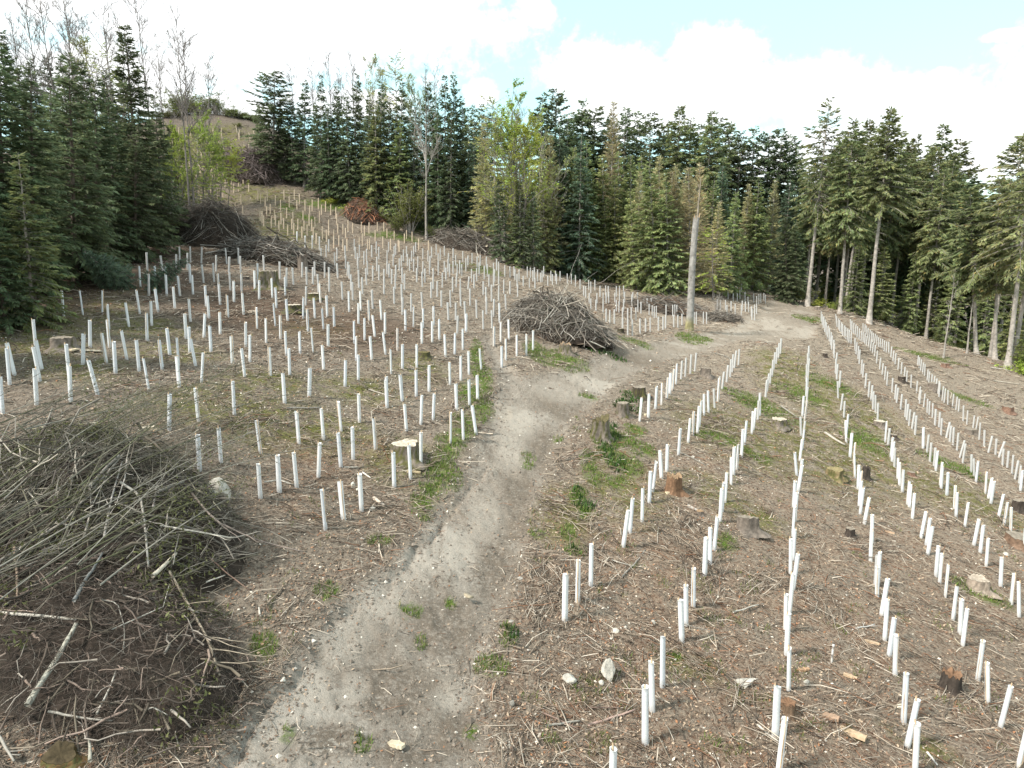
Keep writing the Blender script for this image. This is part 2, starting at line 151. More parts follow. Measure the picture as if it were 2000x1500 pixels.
CTRL = '''-16.1,21.4,-5.3,0.6;-18.2,24.5,-4.8,0.6;-14.1,22.6,-5.2,0.6;-16.3,26.5,-4.9,0.4;-19.3,33.5,-3.8,0.4;-9.9,21.3,-6.2,0.4;-13.7,28.3,-5.2,0.4;-16.1,36.3,-4.1,0.3;-20.1,43.5,-2.8,0.3;-22.4,50.9,-1.8,0.4;-38.0,87.5,3.9,0.4;-46.4,104.0,6.4,0.3;-6.2,18.7,-7.8,0.7;-7.4,22.2,-7.5,0.4;-10.0,27.9,-5.7,0.4;-12.4,36.7,-4.9,0.3;-14.9,44.1,-3.1,0.3;-18.4,53.2,-2.1,0.5;-23.0,75.1,1.3,0.3;-27.9,84.3,3.6,0.3;-40.3,101.6,6.4,0.4;-4.7,19.9,-8.1,0.6;-5.8,24.5,-7.5,0.4;-7.2,30.7,-6.4,0.4;-8.4,37.5,-5.1,0.3;-10.9,46.1,-3.6,0.3;-13.8,58.7,-2.9,0.3;-17.2,71.8,-0.9,0.3;-20.0,84.4,0.7,0.3;-2.7,25.3,-7.6,0.5;-4.1,30.3,-7.1,0.3;-4.8,38.2,-5.7,0.3;-5.9,46.7,-4.6,0.3;-7.1,57.2,-3.5,0.3;-9.4,73.5,-2.4,0.3;-13.2,84.2,-0.4,0.4;-1.7,29.8,-7.2,0.5;-0.6,39.3,-6.2,0.3;-1.5,47.5,-5.1,0.3;-2.3,62.5,-4.1,0.3;0.3,73.3,-4.1,0.3;1.7,16.0,-9.1,0.6;8.2,76.2,-5.7,0.3;7.0,85.6,-5.5,0.6;2.1,10.5,-9.4,0.7;3.6,20.0,-9.3,0.7;5.1,23.8,-9.4,0.5;6.6,32.1,-8.6,0.5;8.8,36.5,-8.4,0.4;8.8,50.5,-7.0,0.7;11.2,58.0,-7.5,0.3;13.0,71.4,-7.2,0.3;4.5,15.9,-9.9,0.7;6.0,19.3,-9.9,0.5;7.8,24.0,-9.6,0.4;9.0,28.8,-9.5,0.4;10.7,38.5,-8.8,0.4;14.5,45.3,-8.9,0.3;18.3,68.6,-8.2,0.4;28.8,88.0,-8.3,0.3;32.4,99.9,-7.5,0.4;5.3,11.7,-10.0,0.7;7.7,17.3,-10.7,0.4;9.8,21.9,-10.9,0.6;11.5,26.3,-10.8,0.6;15.0,36.0,-10.2,0.3;18.8,45.9,-9.5,0.3;24.9,52.1,-9.1,0.3;32.3,68.1,-9.2,0.3;36.3,85.0,-9.4,0.6;10.5,17.0,-11.1,0.6;12.4,21.6,-11.2,0.7;14.9,27.4,-11.6,0.4;19.0,33.0,-12.1,0.3;23.2,42.3,-11.6,0.3;29.5,55.8,-12.6,0.3;37.2,67.2,-11.8,0.3;43.7,78.6,-12.3,0.3;8.6,12.9,-10.7,0.6;10.7,15.3,-10.8,0.7;14.2,19.7,-12.0,0.5;17.9,25.6,-12.5,0.3;22.1,32.2,-12.8,0.3;28.4,40.0,-13.1,0.3;33.7,47.7,-14.3,0.3;39.1,60.4,-14.3,0.3;12.0,14.9,-11.6,0.7;16.0,19.1,-14.0,0.7;24.2,30.4,-14.2,0.7;30.1,38.4,-14.4,0.7;-0.0,-4.0,-9.2,1;-2.0,-3.5,-9.2,1;-3.5,-2.0,-9.2,1;-4.0,0.0,-7.4,1;-3.5,2.0,-8.0,1;-2.0,3.5,-8.6,1;0.0,4.0,-9.2,1;2.0,3.5,-9.8,1;3.5,2.0,-10.4,1;4.0,0.0,-11.0,1;3.5,-2.0,-9.2,1;2.0,-3.5,-9.2,1;-6.6,12.4,-8.3,1;-10.6,14.6,-7.0,1;-9.9,9.9,-7.9,1;-17.3,10.0,-7.0,1;-39.0,22.5,-3.0,1;-24.7,24.7,-4.4,1;-42.4,42.4,-1.0,1;-77.9,45.0,4.0,1;-35.3,48.5,-1.8,1;-52.9,72.8,4.5,1;5.9,8.1,-10.3,1;10.4,6.0,-11.0,1;34.6,20.0,-15.0,1;61.3,51.4,-19.0,1;64.7,89.0,-19.0,1;103.9,60.0,-24.0,1;30.0,0.0,-13.0,1;-30.0,0.0,-6.0,1;0.0,-30.0,-9.0,1;25.7,-30.6,-12.0,1;-25.7,-30.6,-8.0,1;61.0,114.8,-13.0,1;47.9,131.6,-9.0,1;24.9,117.4,-6.0,1;8.4,119.7,-2.5,1;-8.4,119.7,2.0,1;0.0,160.0,2.0,1;29.5,167.4,-4.0,1;-22.6,128.0,6.0,1;80.3,172.2,-16.0,1;109.0,155.6,-26.0,1;-66.2,106.0,12.0,1;-88.4,88.4,9.0,1;-54.9,115.6,18.6,0.5;-47.2,114.7,17.6,0.5;-40.3,113.0,15.6,0.5;-29.8,103.8,10.7,0.5;-44.0,98.6,9.5,0.5;-37.5,94.9,9.8,0.5;-48.4,101.0,11.8,0.5;-30.3,95.3,7.0,0.7;-19.6,89.9,3.9,0.7;-14.2,84.8,2.2,0.7;-6.9,77.7,-1.3,0.7;0.0,78.0,-2.7,0.7;5.8,77.8,-3.9,0.7;18.3,82.0,-5.9,0.7;23.5,80.6,-6.7,0.7;51.6,92.6,-11.8,0.3;52.8,87.3,-12.5,0.3;54.2,84.1,-13.0,0.3;55.9,81.7,-13.6,0.3;57.2,79.6,-13.8,0.3;57.8,77.9,-14.1,0.3;59.8,73.8,-14.8,0.3;48.2,98.9,-10.5,0.3;-0.0,-420.0,-12.0,2;-143.6,-394.7,-12.0,2;-270.0,-321.7,-12.0,2;-363.7,-210.0,-12.0,2;-413.6,-72.9,-12.0,2;-413.6,72.9,-12.0,2;-363.7,210.0,-12.0,2;-270.0,321.7,-12.0,2;-143.6,394.7,-12.0,2;0.0,420.0,-12.0,2;143.6,394.7,-12.0,2;270.0,321.7,-12.0,2;363.7,210.0,-12.0,2;413.6,72.9,-12.0,2;413.6,-72.9,-12.0,2;363.7,-210.0,-12.0,2;270.0,-321.7,-12.0,2;143.6,-394.7,-12.0,2;-225.2,130.0,-8.0,2;-183.8,183.8,-8.0,2;-130.0,225.2,-8.0,2;-67.3,251.1,-8.0,2;0.0,260.0,-8.0,2;67.3,251.1,-8.0,2;130.0,225.2,-22.0,2;183.8,183.8,-22.0,2;225.2,130.0,-22.0,2'''

# ---------------------------------------------------------------- terrain height
_C = np.array([[float(q) for q in p.split(',')] for p in CTRL.split(';')])


def _K(d2): return 0.5 * d2 * np.log(d2 + 1e-9)


_n = len(_C)
_M = np.zeros((_n + 3, _n + 3))
_M[:_n, :_n] = _K(((_C[:, None, :2] - _C[None, :, :2]) ** 2).sum(-1)) + np.diag(60.0 * _C[:, 3] ** 2)
_M[:_n, _n] = 1; _M[:_n, _n + 1:] = _C[:, :2]; _M[_n, :_n] = 1; _M[_n + 1:, :_n] = _C[:, :2].T
_S = np.linalg.solve(_M, np.r_[_C[:, 2], 0, 0, 0])


def tps(x, y):
    o = np.empty(len(x))
    for i in range(0, len(x), 20000):
        xy = np.c_[x[i:i + 20000], y[i:i + 20000]]
        o[i:i + 20000] = _K(((xy[:, None, :] - _C[None, :, :2]) ** 2).sum(-1)) @ _S[:_n] + _S[_n] + xy @ _S[_n + 1:]
    return o


GX0, GX1, GY0, GY1, GS = -150.0, 160.0, -20.0, 240.0, 0.75
_gx = np.arange(GX0, GX1 + GS, GS); _gy = np.arange(GY0, GY1 + GS, GS)
_XX, _YY = np.meshgrid(_gx, _gy)
_GH = tps(_XX.ravel(), _YY.ravel()).reshape(_XX.shape)


def base_h(x, y):
    x = np.atleast_1d(np.asarray(x, float)); y = np.atleast_1d(np.asarray(y, float))
    fx = (x - GX0) / GS; fy = (y - GY0) / GS
    ins = (fx >= 0) & (fy >= 0) & (fx < _GH.shape[1] - 1.001) & (fy < _GH.shape[0] - 1.001)
    o = np.empty(len(x))
    if (~ins).any(): o[~ins] = tps(x[~ins], y[~ins])
    ix = fx[ins].astype(int); iy = fy[ins].astype(int); tx = fx[ins] - ix; ty = fy[ins] - iy
    o[ins] = (_GH[iy, ix] * (1 - tx) + _GH[iy, ix + 1] * tx) * (1 - ty) + (_GH[iy + 1, ix] * (1 - tx) + _GH[iy + 1, ix + 1] * tx) * ty
    return o


MOUNDS = []   # brush heaps: cx, cy, ux, uy (long axis), a, b, h


def one_mound(x, y, cx, cy, ux, uy, a, b, h):
    p = ((x - cx) * ux + (y - cy) * uy) / a; q = (-(x - cx) * uy + (y - cy) * ux) / b
    d = (p * p + q * q) * (1 + 1.1 * fbm(x, y, 0.42, 3, 77)); k = np.clip(1 - d, 0, 1) ** 0.8
    return h * k * (1 + 0.9 * fbm(x, y, 0.75, 3, 78))


def mound_h(x, y):
    o = np.zeros_like(x)
    for (cx, cy, ux, uy, a, b, h) in MOUNDS:
        o = np.maximum(o, one_mound(x, y, cx, cy, ux, uy, a, b, h))
    return o


def hit(px, py, heap=False, tmax=320):
    d = ray(px, py); t = np.geomspace(4, tmax, 1400); p = t[:, None] * d
    g = base_h(p[:, 0], p[:, 1]) - p[:, 2]
    if heap: g = g + mound_h(p[:, 0], p[:, 1])
    k = int(np.argmax(g > 0))
    if g[k] <= 0: return p[-1]
    if k == 0: return p[0]
    f = g[k - 1] / (g[k - 1] - g[k]); return p[k - 1] + (p[k] - p[k - 1]) * f


PATH_PX = [(405, 1500), (458, 1440), (545, 1335), (592, 1255), (650, 1180), (770, 1095), (810, 1050), (870, 970), (930, 875), (965, 800), (978, 745), (962, 700), (942, 662), (958, 655),
           (985, 700), (1020, 735), (1080, 728), (1140, 708), (1210, 684), (1290, 665), (1390, 648), (1450, 632), (1490, 600), (1515, 582), (1560, 586), (1592, 606), (1600, 635), (1590, 658), (1540, 662),
           (1480, 668), (1400, 682), (1310, 702), (1245, 730), (1190, 762), (1120, 822), (1082, 890), (1058, 950), (1030, 1020), (1015, 1100), (990, 1190), (945, 1290), (945, 1390), (960, 1500), (980, 1620), (300, 1620)]
_PW = np.array([hit(*p)[:2] for p in PATH_PX])


def path_sd(x, y):
    """signed distance to the track outline, + inside"""
    o = np.full(len(x), -99.0)
    m = (x > _PW[:, 0].min() - 4) & (x < _PW[:, 0].max() + 4) & (y > _PW[:, 1].min() - 4) & (y < _PW[:, 1].max() + 4)
    X = x[m]; Y = y[m]; best = np.full(len(X), 1e9); ins = np.zeros(len(X), bool)
    for i in range(len(_PW)):
        ax, ay = _PW[i]; bx, by = _PW[(i + 1) % len(_PW)]
        dx, dy = bx - ax, by - ay
        t = np.clip(((X - ax) * dx + (Y - ay) * dy) / (dx * dx + dy * dy + 1e-9), 0, 1)
        best = np.minimum(best, (X - ax - t * dx) ** 2 + (Y - ay - t * dy) ** 2)
        cr = ((ay > Y) != (by > Y)) & (X < dx * (Y - ay) / (dy + 1e-12) + ax); ins ^= cr
    b = np.sqrt(best); o[m] = np.where(ins, b, -b); return o


CRACK_PX = [[(950, 905), (925, 942), (885, 985), (855, 1030), (850, 1045)], [(812, 1062), (780, 1110), (745, 1152)], [(690, 1180), (640, 1210)], [(600, 1285), (560, 1330), (520, 1375), (470, 1450), (440, 1500)]]
_CW = [np.array([hit(*p)[:2] for p in c]) for c in CRACK_PX]


def crack_h(x, y):
    """eroded rills along the bank of the track"""
    best = np.full(len(x), 9.0); wx = x + 0.35 * fbm(x, y, 1.6, 3, 51); wy = y + 0.35 * fbm(x, y, 1.6, 3, 52)
    for c in _CW:
        for (ax, ay), (bx, by) in zip(c[:-1], c[1:]):
            dx, dy = bx - ax, by - ay; t = np.clip(((wx - ax) * dx + (wy - ay) * dy) / (dx * dx + dy * dy + 1e-9), 0, 1); best = np.minimum(best, np.hypot(wx - ax - t * dx, wy - ay - t * dy))
    return 0.085 * np.exp(-(best / 0.09) ** 2) * (0.4 + 1.2 * vnoise(x * 1.7, y * 1.7, 8))


def ground_h(x, y):
    x = np.atleast_1d(np.asarray(x, float)); y = np.atleast_1d(np.asarray(y, float))
    h = base_h(x, y); r = np.hypot(x, y)
    near = r < 130
    p = np.full(len(x), -99.0); p[near] = path_sd(x[near], y[near])
    s = sstep(p + 0.5 * fbm(x, y, 0.9, 3, 5), -0.25, 0.55)
    bump = 0.20 * fbm(x, y, 0.45, 3, 1) + 0.16 * fbm(x, y, 2.2, 4, 2)
    trk = 0.07 * fbm(x + y, (x - y) * 0.25, 2.0, 3, 9) + 0.13 * fbm(x, y, 4.2, 4, 12)
    if 'CLOD' in globals():
        nr_ = r < 45
        if nr_.any(): trk[nr_] += patch_mask(CLOD, x[nr_], y[nr_]) * (0.16 * fbm(x[nr_], y[nr_], 3.1, 4, 21) - 0.02)
    z = h + bump * (1 - 0.62 * s) - 0.16 * s + s * trk
    nn = r < 32
    if nn.any(): z[nn] -= crack_h(x[nn], y[nn])
    return z


def gz(x, y): return float(ground_h([x], [y])[0])


# ---------------------------------------------------------------- mesh building
class MB:
    def __init__(s): s.v = []; s.f = []; s.m = []; s.c = []; s.n = 0
    def add(s, V, Fq, mat=0, tint=1.0):
        V = np.asarray(V, float).reshape(-1, 3); Fq = np.asarray(Fq, int)
        if not len(Fq): return
        s.v.append(V); s.f.append(Fq + s.n); s.m.append(np.full(len(Fq), mat)); s.n += len(V)
        t = np.asarray(tint, float)
        if t.ndim == 0: t = np.full((len(V), 3), float(t))
        elif t.ndim == 1 and len(t) == 3 and len(V) != 3: t = np.tile(t, (len(V), 1))
        elif t.ndim == 1: t = np.repeat(t[:, None], 3, 1)
        s.c.append(t)
    def mesh(s, name, mats, smooth=True, tri=None):
        V = np.concatenate(s.v); C = np.concatenate(s.c)
        me = bpy.data.meshes.new(name)
        sizes = np.concatenate([np.full(len(f), f.shape[1]) for f in s.f])
        idx = np.concatenate([f.ravel() for f in s.f])
        me.vertices.add(len(V)); me.vertices.foreach_set('co', V.astype(np.float32).ravel())
        me.loops.add(len(idx)); me.loops.foreach_set('vertex_index', idx.astype(np.int32))
        me.polygons.add(len(sizes))
        me.polygons.foreach_set('loop_start', np.r_[0, np.cumsum(sizes)[:-1]].astype(np.int32))
        me.polygons.foreach_set('material_index', np.concatenate(s.m).astype(np.int32))
        me.polygons.foreach_set('use_smooth', np.full(len(sizes), smooth))
        a = me.attributes.new('tint', 'FLOAT_COLOR', 'POINT')
        a.data.foreach_set('color', np.c_[C, np.ones(len(C))].astype(np.float32).ravel())
        for m in (mats if isinstance(mats, (list, tuple)) else [mats]): me.materials.append(m)
        me.update(calc_edges=True); me.validate(); return me


def tag(o, label=None, cat=None, group=None, kind=None):
    for k, v in (('label', label), ('category', cat), ('group', group), ('kind', kind)):
        if v: o[k] = v
    return o


def obj(name, me, parent=None, loc=None):
    o = bpy.data.objects.new(name, me); COL.objects.link(o)
    if parent is not None: o.parent = parent
    if loc is not None: o.location = loc
    return o


def tubes(P, R, s=5, cap=True):
    """N polylines of K points -> tube vertices and faces"""
    P = np.asarray(P, float); R = np.asarray(R, float)
    if P.ndim == 2: P = P[None]
    N, K, _ = P.shape; R = np.broadcast_to(R, (N, K))
    T = np.gradient(P, axis=1); T /= np.linalg.norm(T, axis=2, keepdims=True) + 1e-9
    D = P[:, -1] - P[:, 0]; D /= np.linalg.norm(D, axis=1, keepdims=True) + 1e-9
    ref = np.where(np.abs(D[:, 2:3]) > 0.9, np.array([[1.0, 0, 0]]), np.array([[0, 0, 1.0]]))
    U = np.cross(T, ref[:, None, :]); U /= np.linalg.norm(U, axis=2, keepdims=True) + 1e-9
    Vv = np.cross(T, U)
    a = np.arange(s) * 2 * np.pi / s
    V = P[:, :, None, :] + R[:, :, None, None] * (np.cos(a)[None, None, :, None] * U[:, :, None, :] + np.sin(a)[None, None, :, None] * Vv[:, :, None, :])
    base = (np.arange(N) * K * s)[:, None, None]; k = np.arange(K - 1)[None, :, None] * s; j = np.arange(s)[None, None, :]; j2 = (j + 1) % s
    Fq = np.stack([base + k + j, base + k + j2, base + k + s + j2, base + k + s + j], -1).reshape(-1, 4)
    return V.reshape(-1, 3), Fq


def add_tubes(mb, P, R, s=5, mat=0, tint=None, cap=True):
    P = np.asarray(P, float)
    if P.ndim == 2: P = P[None]
    N, K, _ = P.shape
    V, Fq = tubes(P, R, s)
    t = 1.0
    if tint is not None:
        t = np.asarray(tint, float)
        t = np.repeat(t, K * s, 0) if t.ndim == 2 else np.tile(t, (len(V), 1)) if t.ndim == 1 and len(t) == 3 else np.repeat(np.repeat(t[:, None], 3, 1), K * s, 0)
    n0 = mb.n
    mb.add(V, Fq, mat, t)
    if cap:
        for off in (0, (K - 1) * s):
            caps = (np.arange(N) * K * s + off)[:, None] + np.arange(s)[None, :]
            mb.f.append(caps + n0); mb.m.append(np.full(N, mat))


def lerp(a, b, t): return a + (b - a) * t


# ---------------------------------------------------------------- materials
def mat(name, rough=0.8, spec=0.3):
    m = bpy.data.materials.new(name); m.use_nodes = True
    N = NT(m.node_tree); b = N.n['Principled BSDF']
    b.inputs['Roughness'].default_value = rough; b.inputs['Specular IOR Level'].default_value = spec
    return m, N, b


def m_tinted(name, base, var=0.35, scale=6.0, rough=0.85, bump=0.0, trans=0.0, obj_var=0.0):
    """colour = base * tint attribute * noise (* a per-object shift)"""
    m, N, b = mat(name, rough, 0.2)
    tc = N.node('ShaderNodeTexCoord').outputs['Object']
    nz = N.noise(tc, scale, 5, 0.6)
    c = N.mix(1.0, N.attr('tint', 'Color'), base, 'MULTIPLY')
    k = N.smooth(nz, 0.25, 0.75, 1 - var, 1 + var)
    if obj_var:
        oi = N.node('ShaderNodeObjectInfo').outputs['Random']
        k = N.math('MULTIPLY', k, N.smooth(oi, 0.0, 1.0, 1 - obj_var, 1 + obj_var))
    cc = N.node('ShaderNodeCombineColor')
    for i in range(3): N.put(cc.inputs[i], k)
    c = N.mix(1.0, c, cc.outputs[0], 'MULTIPLY')
    if obj_var:
        hs = N.node('ShaderNodeHueSaturation')
        N.put(hs.inputs['Hue'], N.smooth(N.math('FRACT', N.math('MULTIPLY', oi, 7.31)), 0, 1, 0.48, 0.515)); N.l.new(c, hs.inputs['Color']); c = hs.outputs[0]
    N.l.new(c, b.inputs['Base Color'])
    if bump:
        bp = N.node('ShaderNodeBump'); bp.inputs['Strength'].default_value = bump; bp.inputs['Distance'].default_value = 0.02
        N.l.new(N.noise(tc, scale * 4, 4), bp.inputs['Height']); N.l.new(bp.outputs[0], b.inputs['Normal'])
    if trans:
        tr = N.node('ShaderNodeBsdfTranslucent'); N.l.new(c, tr.inputs[0])
        mx = N.node('ShaderNodeMixShader'); mx.inputs[0].default_value = trans
        N.l.new(b.outputs[0], mx.inputs[1]); N.l.new(tr.outputs[0], mx.inputs[2]); N.l.new(mx.outputs[0], N.n['Material Output'].inputs[0])
    return m


M_SPRUCE = m_tinted('spruce_needles', (0.130, 0.170, 0.090), 0.28, 0.8, 0.7, trans=0.4, obj_var=0.22)
M_YOUNG = m_tinted('young_fir_needles', (0.25, 0.29, 0.125), 0.28, 0.8, 0.7, trans=0.4, obj_var=0.25)
M_BLUE = m_tinted('blue_fir_needles', (0.135, 0.19, 0.125), 0.35, 0.8, 0.7, trans=0.4, obj_var=0.15)
M_FIR = m_tinted('old_fir_needles', (0.180, 0.208, 0.097), 0.3, 0.6, 0.7, trans=0.4, obj_var=0.22)
M_LARCH = m_tinted('larch_twigs', (0.40, 0.37, 0.21), 0.4, 0.8, 0.8, trans=0.2, obj_var=0.18)
M_SPRING = m_tinted('spring_leaves', (0.36, 0.42, 0.08), 0.35, 1.0, 0.6, trans=0.4, obj_var=0.1)
M_HAZEL = m_tinted('hazel_leaves', (0.32, 0.35, 0.11), 0.35, 1.0, 0.6, trans=0.35, obj_var=0.1)
M_WILLOW = m_tinted('willow_leaves', (0.17, 0.19, 0.055), 0.35, 1.0, 0.6, trans=0.35, obj_var=0.1)
M_BARK = m_tinted('conifer_bark', (0.34, 0.305, 0.27), 0.35, 2.5, 0.9, 0.6)
M_DARKBARK = m_tinted('dark_bark', (0.13, 0.105, 0.085), 0.35, 3.0, 0.9, 0.5)
M_BIRCH = m_tinted('pale_bark', (0.30, 0.27, 0.24), 0.3, 3.0, 0.8, 0.3)
M_GREYTWIG = m_tinted('grey_twigs', (0.19, 0.165, 0.15), 0.3, 3.0, 0.85)
M_WOOD = m_tinted('weathered_wood', (1, 1, 1), 0.3, 9.0, 0.85, 0.5)
M_TWIG = m_tinted('twig_bark', (1, 1, 1), 0.2, 3.0, 0.9)
M_ROCK = m_tinted('pale_stone', (0.36, 0.335, 0.29), 0.35, 5.0, 0.9, 0.8)
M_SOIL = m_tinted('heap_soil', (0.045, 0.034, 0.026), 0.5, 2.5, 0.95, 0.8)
M_GRASS = m_tinted('grass_blades', (1, 1, 1), 0.25, 1.0, 0.6, trans=0.3)
M_BEIGE = m_tinted('beige_guard', (0.60, 0.48, 0.36), 0.1, 8.0, 0.7)


def guard_material():
    m, N, b = mat('white_guard_plastic', 0.45, 0.4)
    tc = N.node('ShaderNodeTexCoord').outputs['Object']
    mp = N.node('ShaderNodeMapping'); mp.inputs['Scale'].default_value = (3, 3, 1.4); N.l.new(tc, mp.inputs[0])
    dirt = N.smooth(N.noise(mp.outputs[0], 9, 5, 0.65), 0.52, 0.8)
    sep = N.node('ShaderNodeSeparateXYZ'); N.l.new(tc, sep.inputs[0])
    splash = N.math('MULTIPLY', N.smooth(sep.outputs[2], 0.02, 0.28, 0.75, 0.0), N.noise(tc, 40, 4))   # mud splashed by rain
    oi = N.node('ShaderNodeObjectInfo').outputs['Random']
    c = N.mix(oi, (0.74, 0.76, 0.79), (0.88, 0.88, 0.87))
    c = N.mix(N.math('MULTIPLY', dirt, 0.28), c, (0.48, 0.46, 0.42)); c = N.mix(splash, c, (0.25, 0.2, 0.15))
    N.l.new(c, b.inputs['Base Color'])
    tr = N.node('ShaderNodeBsdfTranslucent'); N.l.new(c, tr.inputs[0])
    mx = N.node('ShaderNodeMixShader'); mx.inputs[0].default_value = 0.22
    N.l.new(b.outputs[0], mx.inputs[1]); N.l.new(tr.outputs[0], mx.inputs[2]); N.l.new(mx.outputs[0], N.n['Material Output'].inputs[0])
    return m


M_GUARD = guard_material()


def ground_material():
    m, N, b = mat('forest_floor', 0.95, 0.15)
    tc = N.node('ShaderNodeTexCoord').outputs['Object']
    n_big = N.noise(tc, 0.28, 5, 0.6); n_mid = N.noise(tc, 1.6, 6, 0.65); n_sm = N.noise(tc, 9.0, 6, 0.7); n_fine = N.noise(tc, 38.0, 4, 0.7)
    soil = N.mix(N.smooth(n_sm, 0.32, 0.68), (0.062, 0.048, 0.038), (0.186, 0.150, 0.119))
    soil = N.mix(N.smooth(n_fine, 0.52, 0.72), soil, (0.265, 0.222, 0.178))
    soil = N.mix(N.math('MULTIPLY', N.smooth(n_mid, 0.5, 0.7), 0.5), soil, (0.17, 0.135, 0.105))
    red = N.mix(N.smooth(n_sm, 0.3, 0.7), (0.11, 0.055, 0.032), (0.25, 0.135, 0.075))
    soil = N.mix(N.math('MULTIPLY', N.attr('red'), N.smooth(N.math('ADD', n_mid, N.math('MULTIPLY', n_big, 0.5)), 0.56, 0.90, 0, 0.85)), soil, red)
    pale = N.mix(N.smooth(n_fine, 0.3, 0.7), (0.19, 0.15, 0.11), (0.42, 0.35, 0.27))
    soil = N.mix(N.math('MULTIPLY', N.attr('tan'), N.smooth(n_sm, 0.3, 0.62)), soil, pale)
    moss = N.mix(N.smooth(n_sm, 0.3, 0.7), (0.075, 0.075, 0.022), (0.17, 0.165, 0.05))
    soil = N.mix(N.math('MULTIPLY', N.attr('moss'), N.smooth(N.math('ADD', n_mid, N.math('MULTIPLY', n_sm, 0.4)), 0.55, 0.85)), soil, moss)
    leaf = N.mix(N.smooth(n_fine, 0.35, 0.7), (0.055, 0.036, 0.025), (0.17, 0.11, 0.075))
    soil = N.mix(N.math('MULTIPLY', N.attr('leaf'), 0.85), soil, leaf)
    gr = N.mix(N.smooth(n_sm, 0.3, 0.7), (0.055, 0.085, 0.015), (0.12, 0.17, 0.03))
    soil = N.mix(N.math('MULTIPLY', N.attr('grass'), N.smooth(N.math('ADD', n_mid, N.math('MULTIPLY', n_sm, 0.6)), 0.62, 0.9)), soil, gr)
    # beaten earth of the track
    n_clod = N.noise(tc, 16.0, 8, 0.78)
    p1 = N.mix(N.smooth(n_clod, 0.36, 0.62), (0.130, 0.115, 0.099), (0.36, 0.33, 0.288))
    p1 = N.mix(N.smooth(n_mid, 0.40, 0.62, 0.45, 0.0), p1, (0.172, 0.153, 0.134))
    p1 = N.mix(N.smooth(n_sm, 0.54, 0.66, 0, 0.7), p1, (0.115, 0.094, 0.075))
    p1 = N.mix(N.smooth(n_big, 0.50, 0.62, 0, 0.62), p1, (0.43, 0.40, 0.355))
    mp = N.node('ShaderNodeMapping'); mp.inputs['Rotation'].default_value = (0, 0, -0.35); mp.inputs['Scale'].default_value = (1.0, 0.22, 1.0); N.l.new(tc, mp.inputs[0])
    n_str = N.noise(mp.outputs[0], 4.5, 6, 0.65)               # wheel-smeared streaks along the track
    p1 = N.mix(N.smooth(n_str, 0.53, 0.68, 0, 0.75), p1, (0.105, 0.086, 0.07)); p1 = N.mix(N.smooth(n_str, 0.30, 0.42, 0.6, 0), p1, (0.33, 0.295, 0.25))
    p1 = N.mix(N.math('MULTIPLY', N.attr('clod'), N.smooth(N.math('ADD', n_sm, N.math('MULTIPLY', n_mid, 0.5)), 0.58, 0.80)), p1, (0.105, 0.091, 0.077))
    p1 = N.mix(N.math('MULTIPLY', N.attr('pale'), N.smooth(N.math('ADD', n_sm, N.math('MULTIPLY', n_big, 0.6)), 0.60, 0.92, 0.25, 0.85)), p1, (0.38, 0.348, 0.303))
    p1 = N.mix(N.math('MULTIPLY', N.attr('tan'), 0.38), p1, (0.30, 0.225, 0.15))
    p1 = N.mix(N.smooth(n_fine, 0.56, 0.74, 0, 0.6), p1, (0.38, 0.34, 0.29))
    edge = N.smooth(N.math('ADD', N.attr('path'), N.math('MULTIPLY', N.math('SUBTRACT', n_mid, 0.5), 0.7)), 0.25, 0.72)
    pg = N.math('MULTIPLY', N.attr('grass'), N.smooth(N.math('ADD', n_mid, N.math('MULTIPLY', n_sm, 0.6)), 0.70, 0.92))
    p1 = N.mix(pg, p1, gr)
    c = N.mix(edge, soil, p1)
    N.l.new(c, b.inputs['Base Color'])
    bp = N.node('ShaderNodeBump'); bp.inputs['Strength'].default_value = 0.9; bp.inputs['Distance'].default_value = 0.06
    hgt = N.math('ADD', N.math('ADD', N.math('MULTIPLY', n_sm, 1.0), N.math('MULTIPLY', n_fine, 0.45)), N.math('MULTIPLY', n_clod, 0.8))
    N.l.new(hgt, bp.inputs['Height']); N.l.new(bp.outputs[0], b.inputs['Normal'])
    return m


M_GROUND = ground_material()

# ---------------------------------------------------------------- ground masks (patches given where they lie on the ground)


def patch(px, py, rx, ry):
    c = hit(px, py); e = hit(px + rx, py); n = hit(px, py - ry)
    return (c[0], c[1], max(0.15, abs(e[0] - c[0]) + 0.0), max(0.2, math.hypot(n[0] - c[0], n[1] - c[1])), math.atan2(n[0] - c[0], n[1] - c[1]))


def patch_mask(L, x, y):
    o = np.zeros(len(x))
    for (cx, cy, a, b, th) in L:
        c, s = math.cos(th), math.sin(th)
        p = ((x - cx) * c - (y - cy) * s) / a; q = ((x - cx) * s + (y - cy) * c) / b
        o = np.maximum(o, np.clip(1.25 - np.sqrt(p * p + q * q), 0, 1) * 1.3)
    return np.clip(o, 0, 1)


